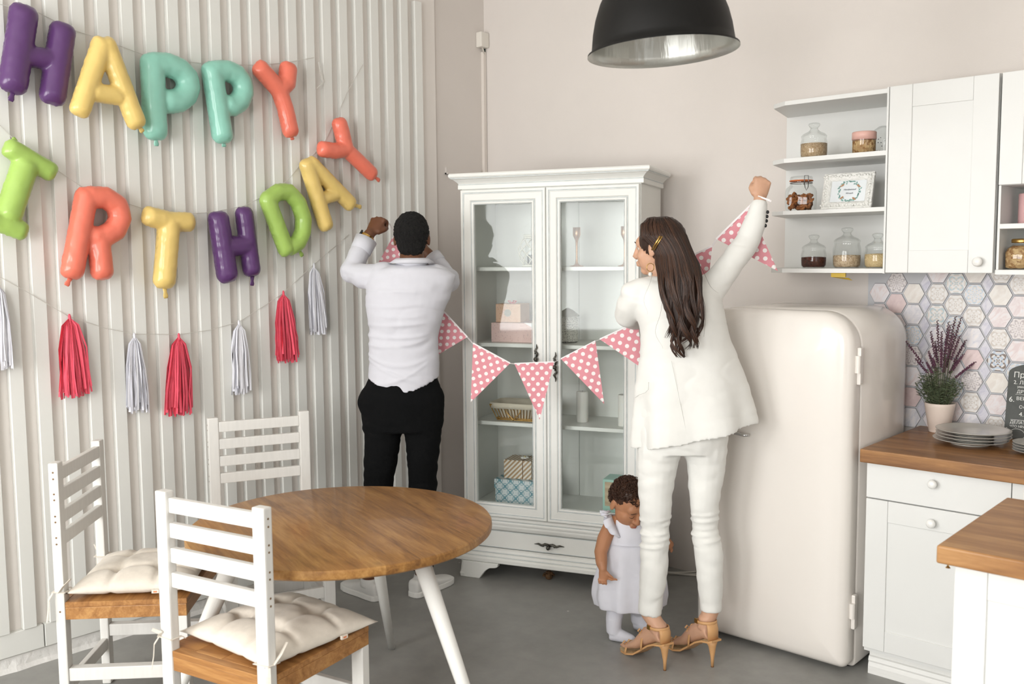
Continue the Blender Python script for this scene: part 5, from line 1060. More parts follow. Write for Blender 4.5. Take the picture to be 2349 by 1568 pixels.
# hair: close-cropped, tightly textured cap
h_ = MB(); fz = (FH*1.0-RH*0.06).normalized(); A_ = (RH, FH, ZUP)
h_.ball(HM+Vector((0, 0, 0.026))-FH*0.016, (0.0815, 0.098, 0.094), 22, 16, A_); h_.ball(HM-FH*0.045-Vector((0, 0, 0.028)), (0.066, 0.056, 0.066), 18, 12, A_)
hm_ = remesh(h_, 0.0045, 3, 0.5, lambda co, n: 0.0045*noise.noise(co*130)+0.003*noise.noise(co*75))
place_mesh('hair', hm_, mat('black_curly_hair', (15, 13, 12), 0.85, var=0.5, scale=160, bump=0.9, bscale=320), man)
# watch
wc = G.p(842, 545, 0.17); wd_ = (G.p(866, 508, 0.2)-G.p(836, 555, 0.16)).normalized(); wx = wd_.orthogonal().normalized(); wy = wd_.cross(wx)
w_ = MB().rings([[wc+wd_*q+(wx*math.cos(2*math.pi*k/20)+wy*math.sin(2*math.pi*k/20))*r for k in range(20)] for q, r in ((-0.008, 0.031), (-0.008, 0.034), (0.008, 0.034), (0.008, 0.031))], closed=True, cap=False).build('watch', GOLD, man, world=True, smooth=False)
wf = wc-RH*0.026+ZUP*0.016; nn = (wf-wc).normalized(); n2 = nn.cross(wd_)
MB().obox(wc+nn*0.036, n2, wd_, nn, 0.015, 0.017, 0.004).build('watch_face', BLACKP, w_, world=True)
# sneakers
def sneaker(A_, d_, parent, matr, sole):
    sd = d_.cross(ZUP); m = MB(); rs = []
    for t_, hw, h0, h1 in ((-0.075, .022, .02, .07), (-0.068, .033, .012, .085), (-0.03, .038, .012, .088), (0.01, .038, .012, .082), (0.06, .042, .012, .068), (0.11, .046, .012, .054), (0.16, .044, .012, .045), (0.19, .034, .014, .038), (0.205, .018, .018, .03)):
        c = A_+d_*t_+Vector((0, 0, (h0+h1)/2)); rs.append([c+sd*(hw*math.copysign(abs(math.cos(2*math.pi*k/20))**0.7, math.cos(2*math.pi*k/20)))+ZUP*((h1-h0)/2*math.copysign(abs(math.sin(2*math.pi*k/20))**0.75, math.sin(2*math.pi*k/20))) for k in range(20)])
    m.rings(rs); m.tube([A_+Vector((0, 0, .06)), A_+Vector((0, 0, .095))], [.045, .043], 18)
    o = place_mesh('sneaker', remesh(m, 0.005, 3), matr, parent)
    m = MB(); out = [(t_, hw) for t_, hw in ((-0.079, .012), (-0.074, .028), (-0.06, .038), (-0.02, .042), (0.04, .043), (0.1, .049), (0.15, .049), (0.185, .040), (0.205, .025), (0.212, .01))]
    poly = [(a, h) for a, h in out]+[(a, -h) for a, h in reversed(out)]
    m.prism(poly, 0.026, A_+Vector((0, 0, 0.001)), d_, sd, ZUP); m.build('sole', sole, o, world=True, bevel=0.004)
    return o
SNK = mat('white_leather', (232, 231, 228), 0.5); SOLE = mat('white_rubber_sole', (236, 235, 231), 0.6)
for A_, d_ in ((lA, ld), (rA, rd)): sneaker(A_, d_, man, SNK, SOLE)

# ---------------------------------------------------------------- the woman
WBASE = (on_floor(1525, 1537)+on_floor(1634, 1529))/2 + FH*0.05; W = Fig(WBASE)
wom = thing('person', 'woman in white trouser suit with long brown hair, right fist raised', 'person', WBASE)
SKW = skin('warm_light_skin', (204, 160, 132)); SUIT = cloth('ivory_suit_cloth', (230, 229, 224), 0.8, 0.08)
BL = [(1540, 640, 40, .062, 0), (1545, 650, 78, .085, 0), (1550, 664, 98, .10, 0), (1553, 690, 104, .112, 0), (1560, 720, 102, .114, 0), (1566, 745, 101, .112, 0), (1574, 785, 104, .110, 0), (1580, 818, 112, .112, 0), (1586, 877, 124, .122, .0), (1590, 930, 132, .132, .01), (1592, 985, 137, .140, .045)]
Lh, Rh = on_floor(1525, 1537), on_floor(1634, 1529)             # stiletto tips
def _dir(a): return RH*math.cos(math.radians(a))+FH*math.sin(math.radians(a))
Lf, Rf = Lh+_dir(121)*0.2, Rh+_dir(119)*0.2                      # toe points
WL = [(1510, 1030, 0, .083), (1506, 1080, 0, .077), (1503, 1157, .0, .064), (1504, 1206, .01, .056), (1501, 1270, 0, .056), (1498, 1319, 0, .053), (1493, 1368, 0, .047), (1490, 1406, 0, .044)]
WR = [(1620, 1030, 0, .080), (1620, 1080, 0, .072), (1616, 1157, .0, .058), (1617, 1206, .01, .052), (1626, 1270, 0, .055), (1629, 1319, 0, .051), (1630, 1368, 0, .045), (1630, 1400, 0, .042)]
b = MB(); b.rings([W.r(x, y, hw*0.80, hd-0.02) for x, y, hw, hd, t_ in BL[:8]] + [W.r(1572, 880, 95, .10), W.r(1568, 950, 98, .105), W.r(1566, 1010, 94, .10)])
feet = []
for L_, tip, toe, ank in ((WL, Lh, Lf, (1497, 1432)), (WR, Rh, Rf, (1618, 1424))):
    P = [W.p(x, y, o) for x, y, o, r in L_]; d_ = (toe-tip); d_.z = 0; fl_ = d_.length; d_.normalize(); A_ = W.p(*ank); A_ = Vector((tip.x, tip.y, A_.z)) + d_*0.035
    feet.append((tip, toe, d_, A_)); b.tube(P + [A_+Vector((0, 0, 0.0))], [r*0.80 for *_, r in L_]+[0.030], 14, side=RH)
    hp = Vector((tip.x, tip.y, 0)) + d_*0.012; zz = lambda t_: 0.118*(1-t_)**1.0 + 0.02
    FW = [(0.0, .030, .032, .135), (0.05, .029, .036, .130), (0.10, .030, .033, .098), (0.145, .037, .022, .055), (0.185, .041, .015, .034), (0.205, .034, .011, .026)]
    sd = d_.cross(ZUP)
    b.rings([[hp+d_*t_+Vector((0, 0, z))+sd*(hw*math.cos(2*math.pi*k/14))+(ZUP*0.86+d_*0.5)*(hh*math.sin(2*math.pi*k/14)) for k in range(14)] for t_, hw, hh, z in FW])
    b.tube([A_+Vector((0, 0, 0.02)), hp+d_*0.03+Vector((0, 0, .145))], [.031, .034], 12)
    for i in range(5):
        o_ = (-0.030+0.015*i)*1.0; ln = (0.034, 0.032, 0.030, 0.026, 0.022)[i]; q = hp+d_*0.195+sd*o_+Vector((0, 0, 0.027)); b.tube([q, q+d_*(ln*0.6)+Vector((0, 0, .002)), q+d_*ln-Vector((0, 0, .004))], [.009, .008, .006], 8)
b.tube([W.p(1532, 668, 0.0), W.p(1518, 640, 0.01), W.p(1511, 610, 0.02)], [.054, .046, .048], 16, side=RH)
FD = (-RH*0.80+FH*0.60-ZUP*0.05).normalized(); HW = W.p(1511, 566, 0.02); add_head(b, HW, FD, ZUP, 0.97)
WRA = [(1632, 662, 0.0, .056), (1664, 622, 0.02, .049), (1698, 578, 0.05, .046), (1716, 552, 0.07, .044), (1733, 508, 0.07, .039), (1741, 472, 0.07, .034)]
WLA = [(1462, 676, 0.0, .056), (1446, 700, 0.03, .050), (1438, 724, 0.08, .047), (1452, 732, 0.18, .041), (1470, 738, 0.28, .034)]
W.limb(b, [(x, y, o, r*0.78) for x, y, o, r in WRA] + [(1743, 458, .07, .024)]); W.limb(b, [(x, y, o, r*0.78) for x, y, o, r in WLA] + [(1480, 740, .33, .024)])
q = W.p(1743, 458, 0.07); add_fist(b, q, W.p(1747, 432, 0.075)-q, FH, 0.86, thumb=1)
q2 = W.p(1480, 740, 0.33); add_fist(b, q2, FH+RH*0.4, -ZUP*0.3+RH, 0.86, thumb=-1)
place_mesh('body', remesh(b, 0.0045, 4, 0.5), SKW, wom)
# blazer
s = MB(); rs = []
for i, (x, y, hw, hd, t_) in enumerate(BL):
    u_ = max(0, (y-780)/205); rs.append(W.r(x, y, hw, hd, n=48, tilt=t_, fold=0.08*u_, nf=6, ph=0.9, off=-0.004))
low = W.r(1592, 1000, 137, .142, n=48, tilt=.05, fold=0.085, nf=6, ph=0.9, off=-0.004); rs.append(low); hc_ = sum(low, Vector())/48; rs.append([hc_+(p-hc_)*0.9+ZUP*0.012 for p in low]); rs.append([hc_+(p-hc_)*0.5+ZUP*0.03 for p in low]); s.rings(rs)
W.limb(s, [(1620, 668, 0.0, .066)] + [(x, y, o, r+0.003) for x, y, o, r in WRA[:-1]] + [(1741, 474, .07, .036)], 18); W.limb(s, [(1474, 680, 0.0, .062)] + [(x, y, o, r+0.003) for x, y, o, r in WLA], 18)
W.limb(s, [(1510, 660, -0.01, .050), (1470, 664, -0.01, .047), (1449, 670, -0.005, .043)], 16)
bz = place_mesh('blazer', remesh(s, 0.006, 14, 0.5, (lambda f: (lambda co, n: f(co, n)*min(1, max(0.15, (co.z-0.88)/0.15))))(wrinkle(0.0045, 0.0018, 9.0))), SUIT, wom)
MB().tube([W.p(1540+k*4.2, 828+k*20, -0.112-0.0022*k) for k in range(9)], (0.0006, 0.001), 6).build('back_seam', SUIT, bz, world=True)
MB().tube([W.p(1457, 912, -0.035), W.p(1466, 905, -0.075), W.p(1480, 900, -0.098), W.p(1487, 893, -0.106), W.p(1488, 876, -0.108)], (0.001, 0.002), 6).build('pocket_flap', SUIT, bz, world=True)
for x, y, o_ in ((1738, 487, .0395), (1736, 497, .0405), (1734, 507, .042), (1731, 518, .043)): MB().ball(W.p(x, y, .07)+RH*(o_*0.84)-FH*(o_*0.54), (0.0055, 0.0055, 0.007), 10, 8).build('cuff_button', BLACKP, bz, world=True, smooth=True)
# trousers
tr_ = MB(); tr_.rings([W.r(1570, 900, 98, .108), W.r(1568, 950, 104, .115), W.r(1566, 1005, 105, .116), W.r(1565, 1035, 101, .108)])
for L_ in (WL, WR): tr_.tube([W.p(x, y, o) for x, y, o, r in L_], [r for *_, r in L_], 18, side=RH)
for x in (1512, 1618): tr_.ball(W.p(x, 1030, -0.005), .086, 14, 10)
def knee(co, n):
    q = wrinkle(0.006, 0.003, 4.0)(co, n)
    for z0 in (0.52, 0.495, 0.545, 0.575, 0.60): q += 0.008*math.exp(-((co.z-z0-0.10*(co.dot(RH)-WBASE.dot(RH)))/0.006)**2)*(0.5+noise.noise(Vector((co.x*20, co.y*20, z0*40))))
    return q
place_mesh('trousers', remesh(tr_, 0.006, 5, 0.5, knee), SUIT, wom)
# sandals
TAN = mat('tan_leather', (206, 158, 108), 0.45); INS = mat('cream_insole', (214, 190, 146), 0.6)
for tip, toe, d_, A_ in feet:
    sd = d_.cross(ZUP); hp = Vector((tip.x, tip.y, 0))+d_*0.012
    o = MB(); rs = []
    for t_, hw, z in ((-0.035, .024, .118), (-0.02, .031, .112), (0.02, .033, .103), (0.06, .030, .083), (0.10, .031, .052), (0.14, .038, .022), (0.18, .043, .010), (0.215, .040, .008), (0.238, .026, .008), (0.246, .010, .009)):
        rs.append([hp+d_*t_+sd*hw+Vector((0, 0, z)), hp+d_*t_-sd*hw+Vector((0, 0, z)), hp+d_*t_-sd*hw+Vector((0, 0, z-0.008)), hp+d_*t_+sd*hw+Vector((0, 0, z-0.008))])
    sn_ = o.rings(rs).build('sandal', TAN, wom, world=True); smooth_by_angle(sn_, 35)
    MB().rings([[p+Vector((0, 0, 0.0012)) for p in r[:2]]+[p*0.5+r[1-i]*0.5 for i, p in enumerate(r[:2])] for r in rs[1:-1]], cap=False).build('insole', INS, sn_, world=True, fix=False)
    MB().tube([hp-d_*0.006+Vector((0, 0, .108)), hp-d_*0.010+Vector((0, 0, .085)), Vector((tip.x, tip.y, .04)), Vector((tip.x, tip.y, .004))], [(0.026, 0.026), (0.015, 0.016), (0.0075, 0.0075), (0.0055, 0.0055)], 14, side=sd).build('stiletto_heel', TAN, sn_, world=True, smooth=True)
    MB().tube([Vector((tip.x, tip.y, .0045)), Vector((tip.x, tip.y, 0.0005))], 0.0058, 12).build('heel_tip', mat('heel_tip_brown', (120, 80, 48), 0.6) if 'heel_tip_brown' not in MATS else MATS['heel_tip_brown'], sn_, world=True)
    hc = MB(); R0, R1, R2 = [], [], []
    for k in range(13):
        a = math.pi*(k/12) ; q_ = -d_*math.sin(a)+sd*math.cos(a)
        R0.append(hp+d_*0.012+q_*0.038+Vector((0, 0, .112))); R1.append(hp+d_*0.014+q_*(0.041-0.002)+Vector((0, 0, .15))); R2.append(A_+d_*(-0.002)+q_*0.037+Vector((0, 0, 0.012)) + (d_*0.02 if k in (0, 1, 11, 12) else Vector()))
    R0, R1, R2 = R0[3:10], R1[3:10], R2[3:10]; hc.add(R0+R1+R2, [(r*7+k, r*7+k+1, (r+1)*7+k+1, (r+1)*7+k) for r in range(2) for k in range(6)]); o_ = hc.build('heel_counter', TAN, sn_, world=True, fix=False, smooth=True)
    sm = o_.modifiers.new('t', 'SOLIDIFY'); sm.thickness = 0.003; sm.offset = 1
    n_ = 24; R = [A_+Vector((0, 0, 0.004))+(d_*math.cos(2*math.pi*k/n_)*0.040+sd*math.sin(2*math.pi*k/n_)*0.037)+Vector((0, 0, -0.004*math.cos(2*math.pi*k/n_))) for k in range(n_)]
    MB().tube(R, (0.006, 0.0022), 8, closed=True, side=ZUP).build('ankle_strap', TAN, sn_, world=True, smooth=True)
    cR = A_+d_*0.020+sd*(-0.036); MB().obox(cR+Vector((0, 0, .004)), d_, ZUP, sd, .009, .009, .003).build('buckle', GOLD, sn_, world=True, bevel=0.001)
    for t_, z0, z1, w_ in ((0.105, 0.05, 0.098+0.036, .034), (0.195, 0.008, 0.048, .043)):
        pts = [hp+d_*(t_-0.012*abs(math.cos(a)))+sd*(w_*math.cos(a))+Vector((0, 0, z0+(z1-z0)*math.sin(a))) for a in [math.pi*k/12 for k in range(13)]]
        MB().tube(pts, (0.006, 0.002), 8, side=d_).build('strap', TAN, sn_, world=True, smooth=True)
        bc = hp+d_*t_-sd*(w_*0.55)+Vector((0, 0, z0+(z1-z0)*0.86)); bw = MB()
        for s_ in (-1, 1): bw.tube([bc, bc+sd*(0.012*s_)+ZUP*0.012, bc+sd*(0.022*s_)+ZUP*0.004, bc+sd*(0.012*s_)-ZUP*0.003, bc], (0.004, 0.0015), 6, side=d_); bw.tube([bc, bc+sd*(0.010*s_)-ZUP*0.016+d_*0.006], (0.004, 0.0012), 6, side=d_)
        bw.build('bow', TAN, sn_, world=True)
# hair: fused mass plus many waved locks
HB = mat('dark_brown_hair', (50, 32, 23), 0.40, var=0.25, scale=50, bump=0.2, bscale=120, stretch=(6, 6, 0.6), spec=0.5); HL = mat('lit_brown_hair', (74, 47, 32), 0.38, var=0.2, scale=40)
hr = MB(); sdh = FD.cross(ZUP).normalized()
hr.ball(HW+ZUP*0.026-FD*0.016, (0.079, 0.093, 0.089), 22, 16, (sdh, FD, ZUP)); hr.ball(HW-FD*0.055-ZUP*0.03, (0.068, 0.056, 0.080), 18, 12, (sdh, FD, ZUP))
MASS = [(1510, 498, 24, .040, -.012), (1513, 515, 44, .076, -.012), (1521, 540, 53, .094, -.018), (1536, 562, 46, .092, -.030), (1547, 585, 45, .084, -.048), (1553, 605, 50, .072, -.070), (1560, 640, 51, .050, -.108), (1565, 690, 47, .036, -.130), (1568, 735, 42, .030, -.134), (1566, 772, 35, .022, -.132), (1563, 802, 24, .012, -.128)]
hr.rings([W.r(x, y, hw*(1-0.35*max(0, (y-690)/110)), hd, off=o) for x, y, hw, hd, o in MASS[:-1]])
def strand(co, n): return 0.0025*noise.noise(Vector((co.dot(RH)*110, co.dot(FH)*60, co.z*5))) + 0.002*noise.noise(Vector((co.dot(RH)*220, 0, co.z*9)))
hair = place_mesh('hair', remesh(hr, 0.005, 4, 0.5, strand), HB, wom)
rr = random.Random(21); lk, lk2 = MB(), MB()
def mass_at(t_, u_):   # t_ 0..1 down the mass, u_ -1..1 across
    f_ = t_*(len(MASS)-1); i = min(len(MASS)-2, int(f_)); q = f_-i; a_, b_ = MASS[i], MASS[i+1]; v = [a_[j]*(1-q)+b_[j]*q for j in range(5)]
    c = W.p(v[0], v[1], v[4]); return c + RH*(v[2]*pxm(c)*u_) - FH*(v[3]*math.sqrt(max(0.02, 1-u_*u_)))
for k in range(640):
    u_ = rr.uniform(-1, 1); cl_ = int((u_+1)*4.5); cr_ = random.Random(cl_*7+1); t0 = rr.uniform(0.0, 0.25); t1 = min(1.04, 0.84+0.2*cr_.random()+rr.uniform(-.06, .05)); ph = cr_.uniform(0, 6.28)+rr.uniform(-.5, .5); amp = cr_.uniform(0.006, 0.014); fr = cr_.uniform(17, 25); pts = []; jit = rr.uniform(0.0, 0.005)
    for j in range(26):
        t_ = t0+(t1-t0)*j/25; g = max(0, (t_-0.52)/0.48); uc = (cl_+0.5)/4.5-1; uu = u_*(1-0.45*g)+uc*0.45*g
        p = mass_at(min(1, t_), max(-1, min(1, uu))) - FH*(0.001+jit); p += RH*(amp*2.4*g*math.sin(fr*t_+ph)) - FH*(amp*1.6*g*(1+math.cos(fr*t_+ph)))
        if t_ > 1: p -= ZUP*(t_-1)*0.6
        pts.append(p)
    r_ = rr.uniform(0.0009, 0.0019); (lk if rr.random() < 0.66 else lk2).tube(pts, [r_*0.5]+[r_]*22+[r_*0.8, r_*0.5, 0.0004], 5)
for (pl, r_) in (([(1500, 600, -.05), (1490, 650, -.09), (1478, 690, -.12), (1485, 720, -.12)], .0007), ([(1520, 660, -.12), (1514, 720, -.13), (1505, 765, -.125), (1520, 800, -.12)], .001), ([(1606, 610, -.06), (1625, 650, -.09), (1648, 672, -.10)], .0012), ([(1612, 680, -.12), (1618, 730, -.12), (1616, 780, -.11)], .0015), ([(1590, 740, -.13), (1602, 765, -.125), (1592, 798, -.12)], .004), ([(1560, 760, -.14), (1556, 800, -.13), (1570, 818, -.12)], .0045), ([(1545, 770, -.14), (1550, 805, -.13), (1553, 818, -.12)], .0035), ([(1598, 715, -.14), (1612, 745, -.13), (1604, 770, -.12)], .0035)):
    P = [W.p(x, y, o) for x, y, o in pl]; E_ = [P[0]*2-P[1]]+P+[P[-1]*2-P[-2]]
    for rep_ in range(5 if r_ > 0.003 else 1):
        Q = []; sh_ = RH*(rr.uniform(-1, 1)*0.006*(rep_ > 0))-FH*(rr.uniform(0, 1)*0.004)
        for i in range(len(P)-1):
            for j in range(8):
                t_ = j/8; a_, b_, c_, d_ = E_[i:i+4]; Q.append(0.5*((2*b_)+(c_-a_)*t_+(2*a_-5*b_+4*c_-d_)*t_*t_+(3*b_-a_-3*c_+d_)*t_**3) + sh_ + RH*(0.003*math.sin((i*8+j)*0.35)))
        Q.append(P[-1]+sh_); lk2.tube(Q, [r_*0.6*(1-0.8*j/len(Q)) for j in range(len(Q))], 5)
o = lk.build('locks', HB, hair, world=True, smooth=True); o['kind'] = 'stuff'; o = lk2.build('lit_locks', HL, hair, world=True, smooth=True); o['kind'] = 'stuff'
# hair slide, earring, eye, lips
def on_head(x, y, lift=0.0): p = W.p(x, y, 0); return p
cs = [W.p(1514, 541, -0.117), W.p(1504, 558, -0.108), W.p(1495, 573, -0.088)]
MB().tube(cs, (0.0035, 0.002), 8).build('hair_slide', GOLD, wom, world=True, smooth=True); MB().tube([p+RH*0.008-ZUP*0.001 for p in cs], (0.003, 0.002), 8).build('hair_slide', GOLD, wom, world=True, smooth=True)
ec = W.p(1492, 613, -0.055); er = MB().tube([ec+RH*(0.014*math.cos(2*math.pi*k/24))+ZUP*(0.015*math.sin(2*math.pi*k/24)) for k in range(24)], 0.0014, 6, closed=True).build('earring', GOLD, wom, world=True, smooth=True)
MB().ball(ec-ZUP*0.025, 0.0085, 12, 8).build('pearl', mat('pearl', (232, 226, 216), 0.25, coat=0.6), er, world=True, smooth=True)
for q_ in (-1, 1):
    e_ = HW+FD*0.0655+sdh*(q_*0.030)-ZUP*0.002; ey = MB().ball(e_, 0.0088, 12, 8).build('eye', mat('eye_white', (198, 182, 168), 0.25) if 'eye_white' not in MATS else MATS['eye_white'], wom, world=True, smooth=True)
    MB().ball(e_+FD*0.0050, 0.0055, 10, 8).build('iris', mat('brown_iris', (52, 34, 22), 0.2) if 'brown_iris' not in MATS else MATS['brown_iris'], ey, world=True, smooth=True)
    MB().tube([e_+FD*0.0245+sdh*(q_*-0.014)+ZUP*0.022, e_+FD*0.0235+sdh*(q_*-0.006)+ZUP*0.025, e_+FD*0.0205+sdh*(q_*0.003)+ZUP*0.026, e_+FD*0.011+sdh*(q_*0.015)+ZUP*0.022], (0.0020, 0.0012), 6).build('eyebrow', HB, wom, world=True)

# ---------------------------------------------------------------- the child
KBASE = (on_floor(1428, 1476)+on_floor(1470, 1448))/2; K = Fig(KBASE)
kid = thing('person', 'toddler in white dress and tights standing behind the woman', 'person', KBASE)
SKK = skin('light_brown_skin', (178, 126, 92)); DRS = cloth('white_linen_dress', (222, 222, 230), 0.85, 0.2); TIGHT = cloth('white_knit_tights', (218, 218, 226), 0.9, 0.3)
b = MB(); KB = [(1440, 1196, 30, .045), (1440, 1215, 46, .06), (1442, 1240, 48, .066), (1444, 1290, 50, .07), (1445, 1340, 48, .068)]
b.rings([K.r(*q) for q in KB]); lf, rf = on_floor(1408, 1468), on_floor(1464, 1444); kd1 = (on_floor(1446, 1474)-lf).normalized(); kd2 = (on_floor(1490, 1452)-rf).normalized()
for x, A_, d_ in ((1415, lf, kd1), (1466, rf, kd2)):
    b.tube([K.p(x+4, 1335, 0), K.p(x-1, 1385, 0), A_+Vector((0, 0, .09)), A_+Vector((0, 0, .035))], [.045, .036, .031, .028], 14, side=RH)
    b.tube([A_-d_*0.008+Vector((0, 0, .024)), A_+d_*0.035+Vector((0, 0, .022)), A_+d_*0.075+Vector((0, 0, .016))], [.022, .022, .014], 12)
b.tube([K.p(1441, 1205, 0), K.p(1443, 1180, 0.0)], [.034, .034], 14)
KF_ = (RH*0.40-FH*0.74-ZUP*0.52).normalized(); KH = K.p(1441, 1152, -0.02); add_head(b, KH, KF_, ZUP, 0.90, child=True)
K.limb(b, [(1404, 1198, -0.01, .030), (1387, 1235, -0.04, .031), (1378, 1266, -0.07, .027), (1380, 1290, -0.10, .024), (1383, 1304, -0.115, .017)])
K.limb(b, [(1480, 1200, 0, .030), (1512, 1225, 0.03, .029), (1528, 1242, 0.03, .022), (1536, 1248, 0.03, .018)])
# hand with separate small fingers: index and thumb pinching, others curled
wq = K.p(1383, 1306, -0.118); hd_ = (RH*0.12-ZUP*1.0).normalized(); hs = RH.copy(); hn = -FH
b.rings([[wq+hd_*t_+hs*(w_*math.cos(2*math.pi*k/12))+hn*(0.012*math.sin(2*math.pi*k/12)) for k in range(12)] for t_, w_ in ((-0.005, .014), (0.012, .019), (0.03, .021), (0.04, .019))])
for i in range(4):
    k0 = wq+hd_*0.036+hs*(0.018-0.0128*i); L_ = (0.030, 0.026, 0.025, 0.020)[i]
    if i == 0: b.tube([k0, k0+hs*0.012+hd_*0.004+hn*0.006, k0+hs*0.026+hd_*0.0015+hn*0.008, k0+hs*0.036+hd_*0.006+hn*0.007], [.0062, .006, .0055, .004], 8)
    else: b.tube([k0, k0+hd_*(L_*0.6)+hn*0.006, k0+hd_*(L_*0.75)+hn*0.014, k0+hd_*(L_*0.35)+hn*0.019], [.006, .006, .0056, .0045], 8)
b.tube([wq+hd_*0.01+hs*0.013+hn*0.004, wq+hd_*0.022+hs*0.024+hn*0.010, wq+hd_*0.031+hs*0.036+hn*0.010], [.0075, .0065, .005], 8)
w2 = K.p(1537, 1252, 0.03); b.ball(w2, (.012, .012, .017), 10, 8)
for i in range(4): b.tube([w2+RH*0.002-FH*(-0.009+0.006*i)-ZUP*0.004, w2+RH*0.008-FH*(-0.009+0.006*i)-ZUP*0.016, w2+RH*0.002-FH*(-0.009+0.006*i)-ZUP*0.024], [.0055, .0055, .0045], 8)
place_mesh('body', remesh(b, 0.0031, 4, 0.5), SKK, kid)
# dress
s = MB(); DR = [(1441, 1186, 38, .048, 0), (1440, 1205, 44, .060, 0), (1441, 1225, 50, .068, 0), (1442, 1241, 53, .071, 0), (1443, 1256, 58, .078, .02), (1444, 1290, 69, .092, .04), (1445, 1330, 82, .108, .05), (1445, 1362, 84, .114, .055), (1446, 1386, 80, .112, .06)]
s.rings([K.r(x, y, hw, hd, n=56, fold=fo_, nf=10, ph=0.5) for x, y, hw, hd, fo_ in DR])
ds = place_mesh('dress', remesh(s, 0.0048, 5, 0.5, wrinkle(0.002, 0.0012, 1.0)), DRS, kid)
def frill(path, L_, nrm, name='flutter_sleeve'):
    m = MB(); n_ = 40; P = []
    for j in range(n_+1):
        f_ = j/n_*(len(path)-1); i = min(len(path)-2, int(f_)); p = path[i].lerp(path[i+1], f_-i); w_ = math.sin(math.pi*min(1, max(0.0, j/n_)))**0.6; P.append((p, p + nrm*(L_*w_) + Vector((0, 0, 0.004*math.sin(j*0.75))) + FH*(0.005*math.cos(j*0.62))))
    vs_ = [q for a_, b_ in P for q in (a_, a_.lerp(b_, .5)+nrm.cross(RH)*0.004, b_)]
    m.add(vs_, [(3*j+i, 3*j+i+1, 3*j+i+4, 3*j+i+3) for j in range(n_) for i in range(2)]); o = m.build(name, DRS, ds, world=True, fix=False, smooth=True)
    sm = o.modifiers.new('t', 'SOLIDIFY'); sm.thickness = 0.003; return o
frill([K.p(1412, 1180, 0.03), K.p(1402, 1178, 0.0), K.p(1404, 1186, -0.035), K.p(1414, 1210, -0.058), K.p(1424, 1232, -0.062)], 0.048, (-RH*0.75-FH*0.5-ZUP*0.25).normalized())
frill([K.p(1402, 1172, 0.02), K.p(1396, 1174, -0.02), K.p(1392, 1186, -0.045)], 0.036, (-RH*0.9+ZUP*0.1).normalized())
MB().tube([K.p(1441, 1241, 0)+RH*(53*K.k*1.02*math.cos(2*math.pi*k/32))+FH*(0.0735*math.sin(2*math.pi*k/32)) for k in range(32)], (0.0016, 0.004), 6, closed=True, side=ZUP).build('waist_seam', DRS, ds, world=True)
# tights over legs and feet
s = MB()
for x, A_, d_ in ((1415, lf, kd1), (1466, rf, kd2)):
    s.tube([K.p(x+4, 1335, 0), K.p(x-1, 1385, 0), A_+Vector((0, 0, .09)), A_+Vector((0, 0, .035))], [.049, .040, .035, .031], 16, side=RH)
    s.tube([A_-d_*0.014+Vector((0, 0, .026)), A_+d_*0.035+Vector((0, 0, .025)), A_+d_*0.082+Vector((0, 0, .018)), A_+d_*0.092+Vector((0, 0, .016))], [.026, .0255, .018, .010], 14)
me = remesh(s, 0.004, 4, 0.5, wrinkle(0.0015, 0.001, 3))
for v in me.vertices: v.co.z = max(v.co.z, 0.001)
place_mesh('tights', me, TIGHT, kid)
# curls
HK = mat('dark_curls', (64, 40, 26), 0.5, var=0.35, scale=60); cu_ = MB(); ku = ZUP.copy(); ks = KF_.cross(ku).normalized(); ku = ks.cross(KF_).normalized(); rr = random.Random(4)
hs_ = MB().ball(KH+ku*0.030-KF_*0.014, (0.071, 0.076, 0.073), 18, 12, (ks, KF_, ku)).ball(KH-KF_*0.045-ku*0.01, (0.058, 0.045, 0.055), 16, 10, (ks, KF_, ku)); hk = place_mesh('hair', remesh(hs_, 0.004, 2, 0.5, lambda co, n: 0.003*noise.noise(co*90)), HK, kid)
for k in range(900):
    d_ = Vector((rr.gauss(0, 1), rr.gauss(0, 1), rr.gauss(0, 1))).normalized(); fcomp, ucomp = d_.dot(KF_), d_.dot(ku)
    if ucomp < -0.5 or (fcomp > 0.25 and ucomp < 0.30) or (fcomp > -0.15 and ucomp < 0.0): continue
    c = KH+ku*0.030-KF_*0.014 + ks*(d_.dot(ks)*0.070)+KF_*(fcomp*0.075)+ku*(ucomp*0.072); t1 = (d_.cross(Vector((rr.uniform(-1, 1), rr.uniform(-1, 1), rr.uniform(-1, 1))))).normalized(); t2 = d_.cross(t1); R_ = rr.uniform(0.0025, 0.0060); ph = rr.uniform(0, 6.28); dr_ = rr.uniform(0.0008, 0.002); pts = []
    for j in range(16):
        a_ = ph+j*0.8; pts.append(c + d_*(0.0005*j+R_*0.8*(1+math.cos(a_))) + t1*(R_*math.sin(a_)) + t2*(dr_*j-dr_*8) - ZUP*(0.0004*j))
    cu_.tube(pts, [0.0013]*14+[0.0009, 0.0004], 4)
o = cu_.build('curls', HK, hk, world=True, smooth=True); o['kind'] = 'stuff'
for q_ in (-1, 1):    # lowered eyelids with lashes, brows
    e_ = KH+KF_*0.0775+ks*(q_*0.030)+ku*0.001; MB().tube([e_+ks*(q*0.0125)+KF_*(0.0052*(1-q*q)+0.0008)-ku*(0.0045*(1-q*q)) for q in (-1, -.66, -.33, 0, .33, .66, 1)], [0.0006, 0.001, 0.0013, 0.0014, 0.0013, 0.001, 0.0006], 6).build('lashes', HK, kid, world=True)
    MB().tube([e_+ks*(q*0.015)+KF_*(0.0065*(1-q*q*0.6)+0.002)+ku*(0.019+0.004*(1-q*q)) for q in (-1, -.5, 0, .5, 1)], [0.0007, 0.0014, 0.0017, 0.0014, 0.0007], 6).build('eyebrow', HK, kid, world=True)
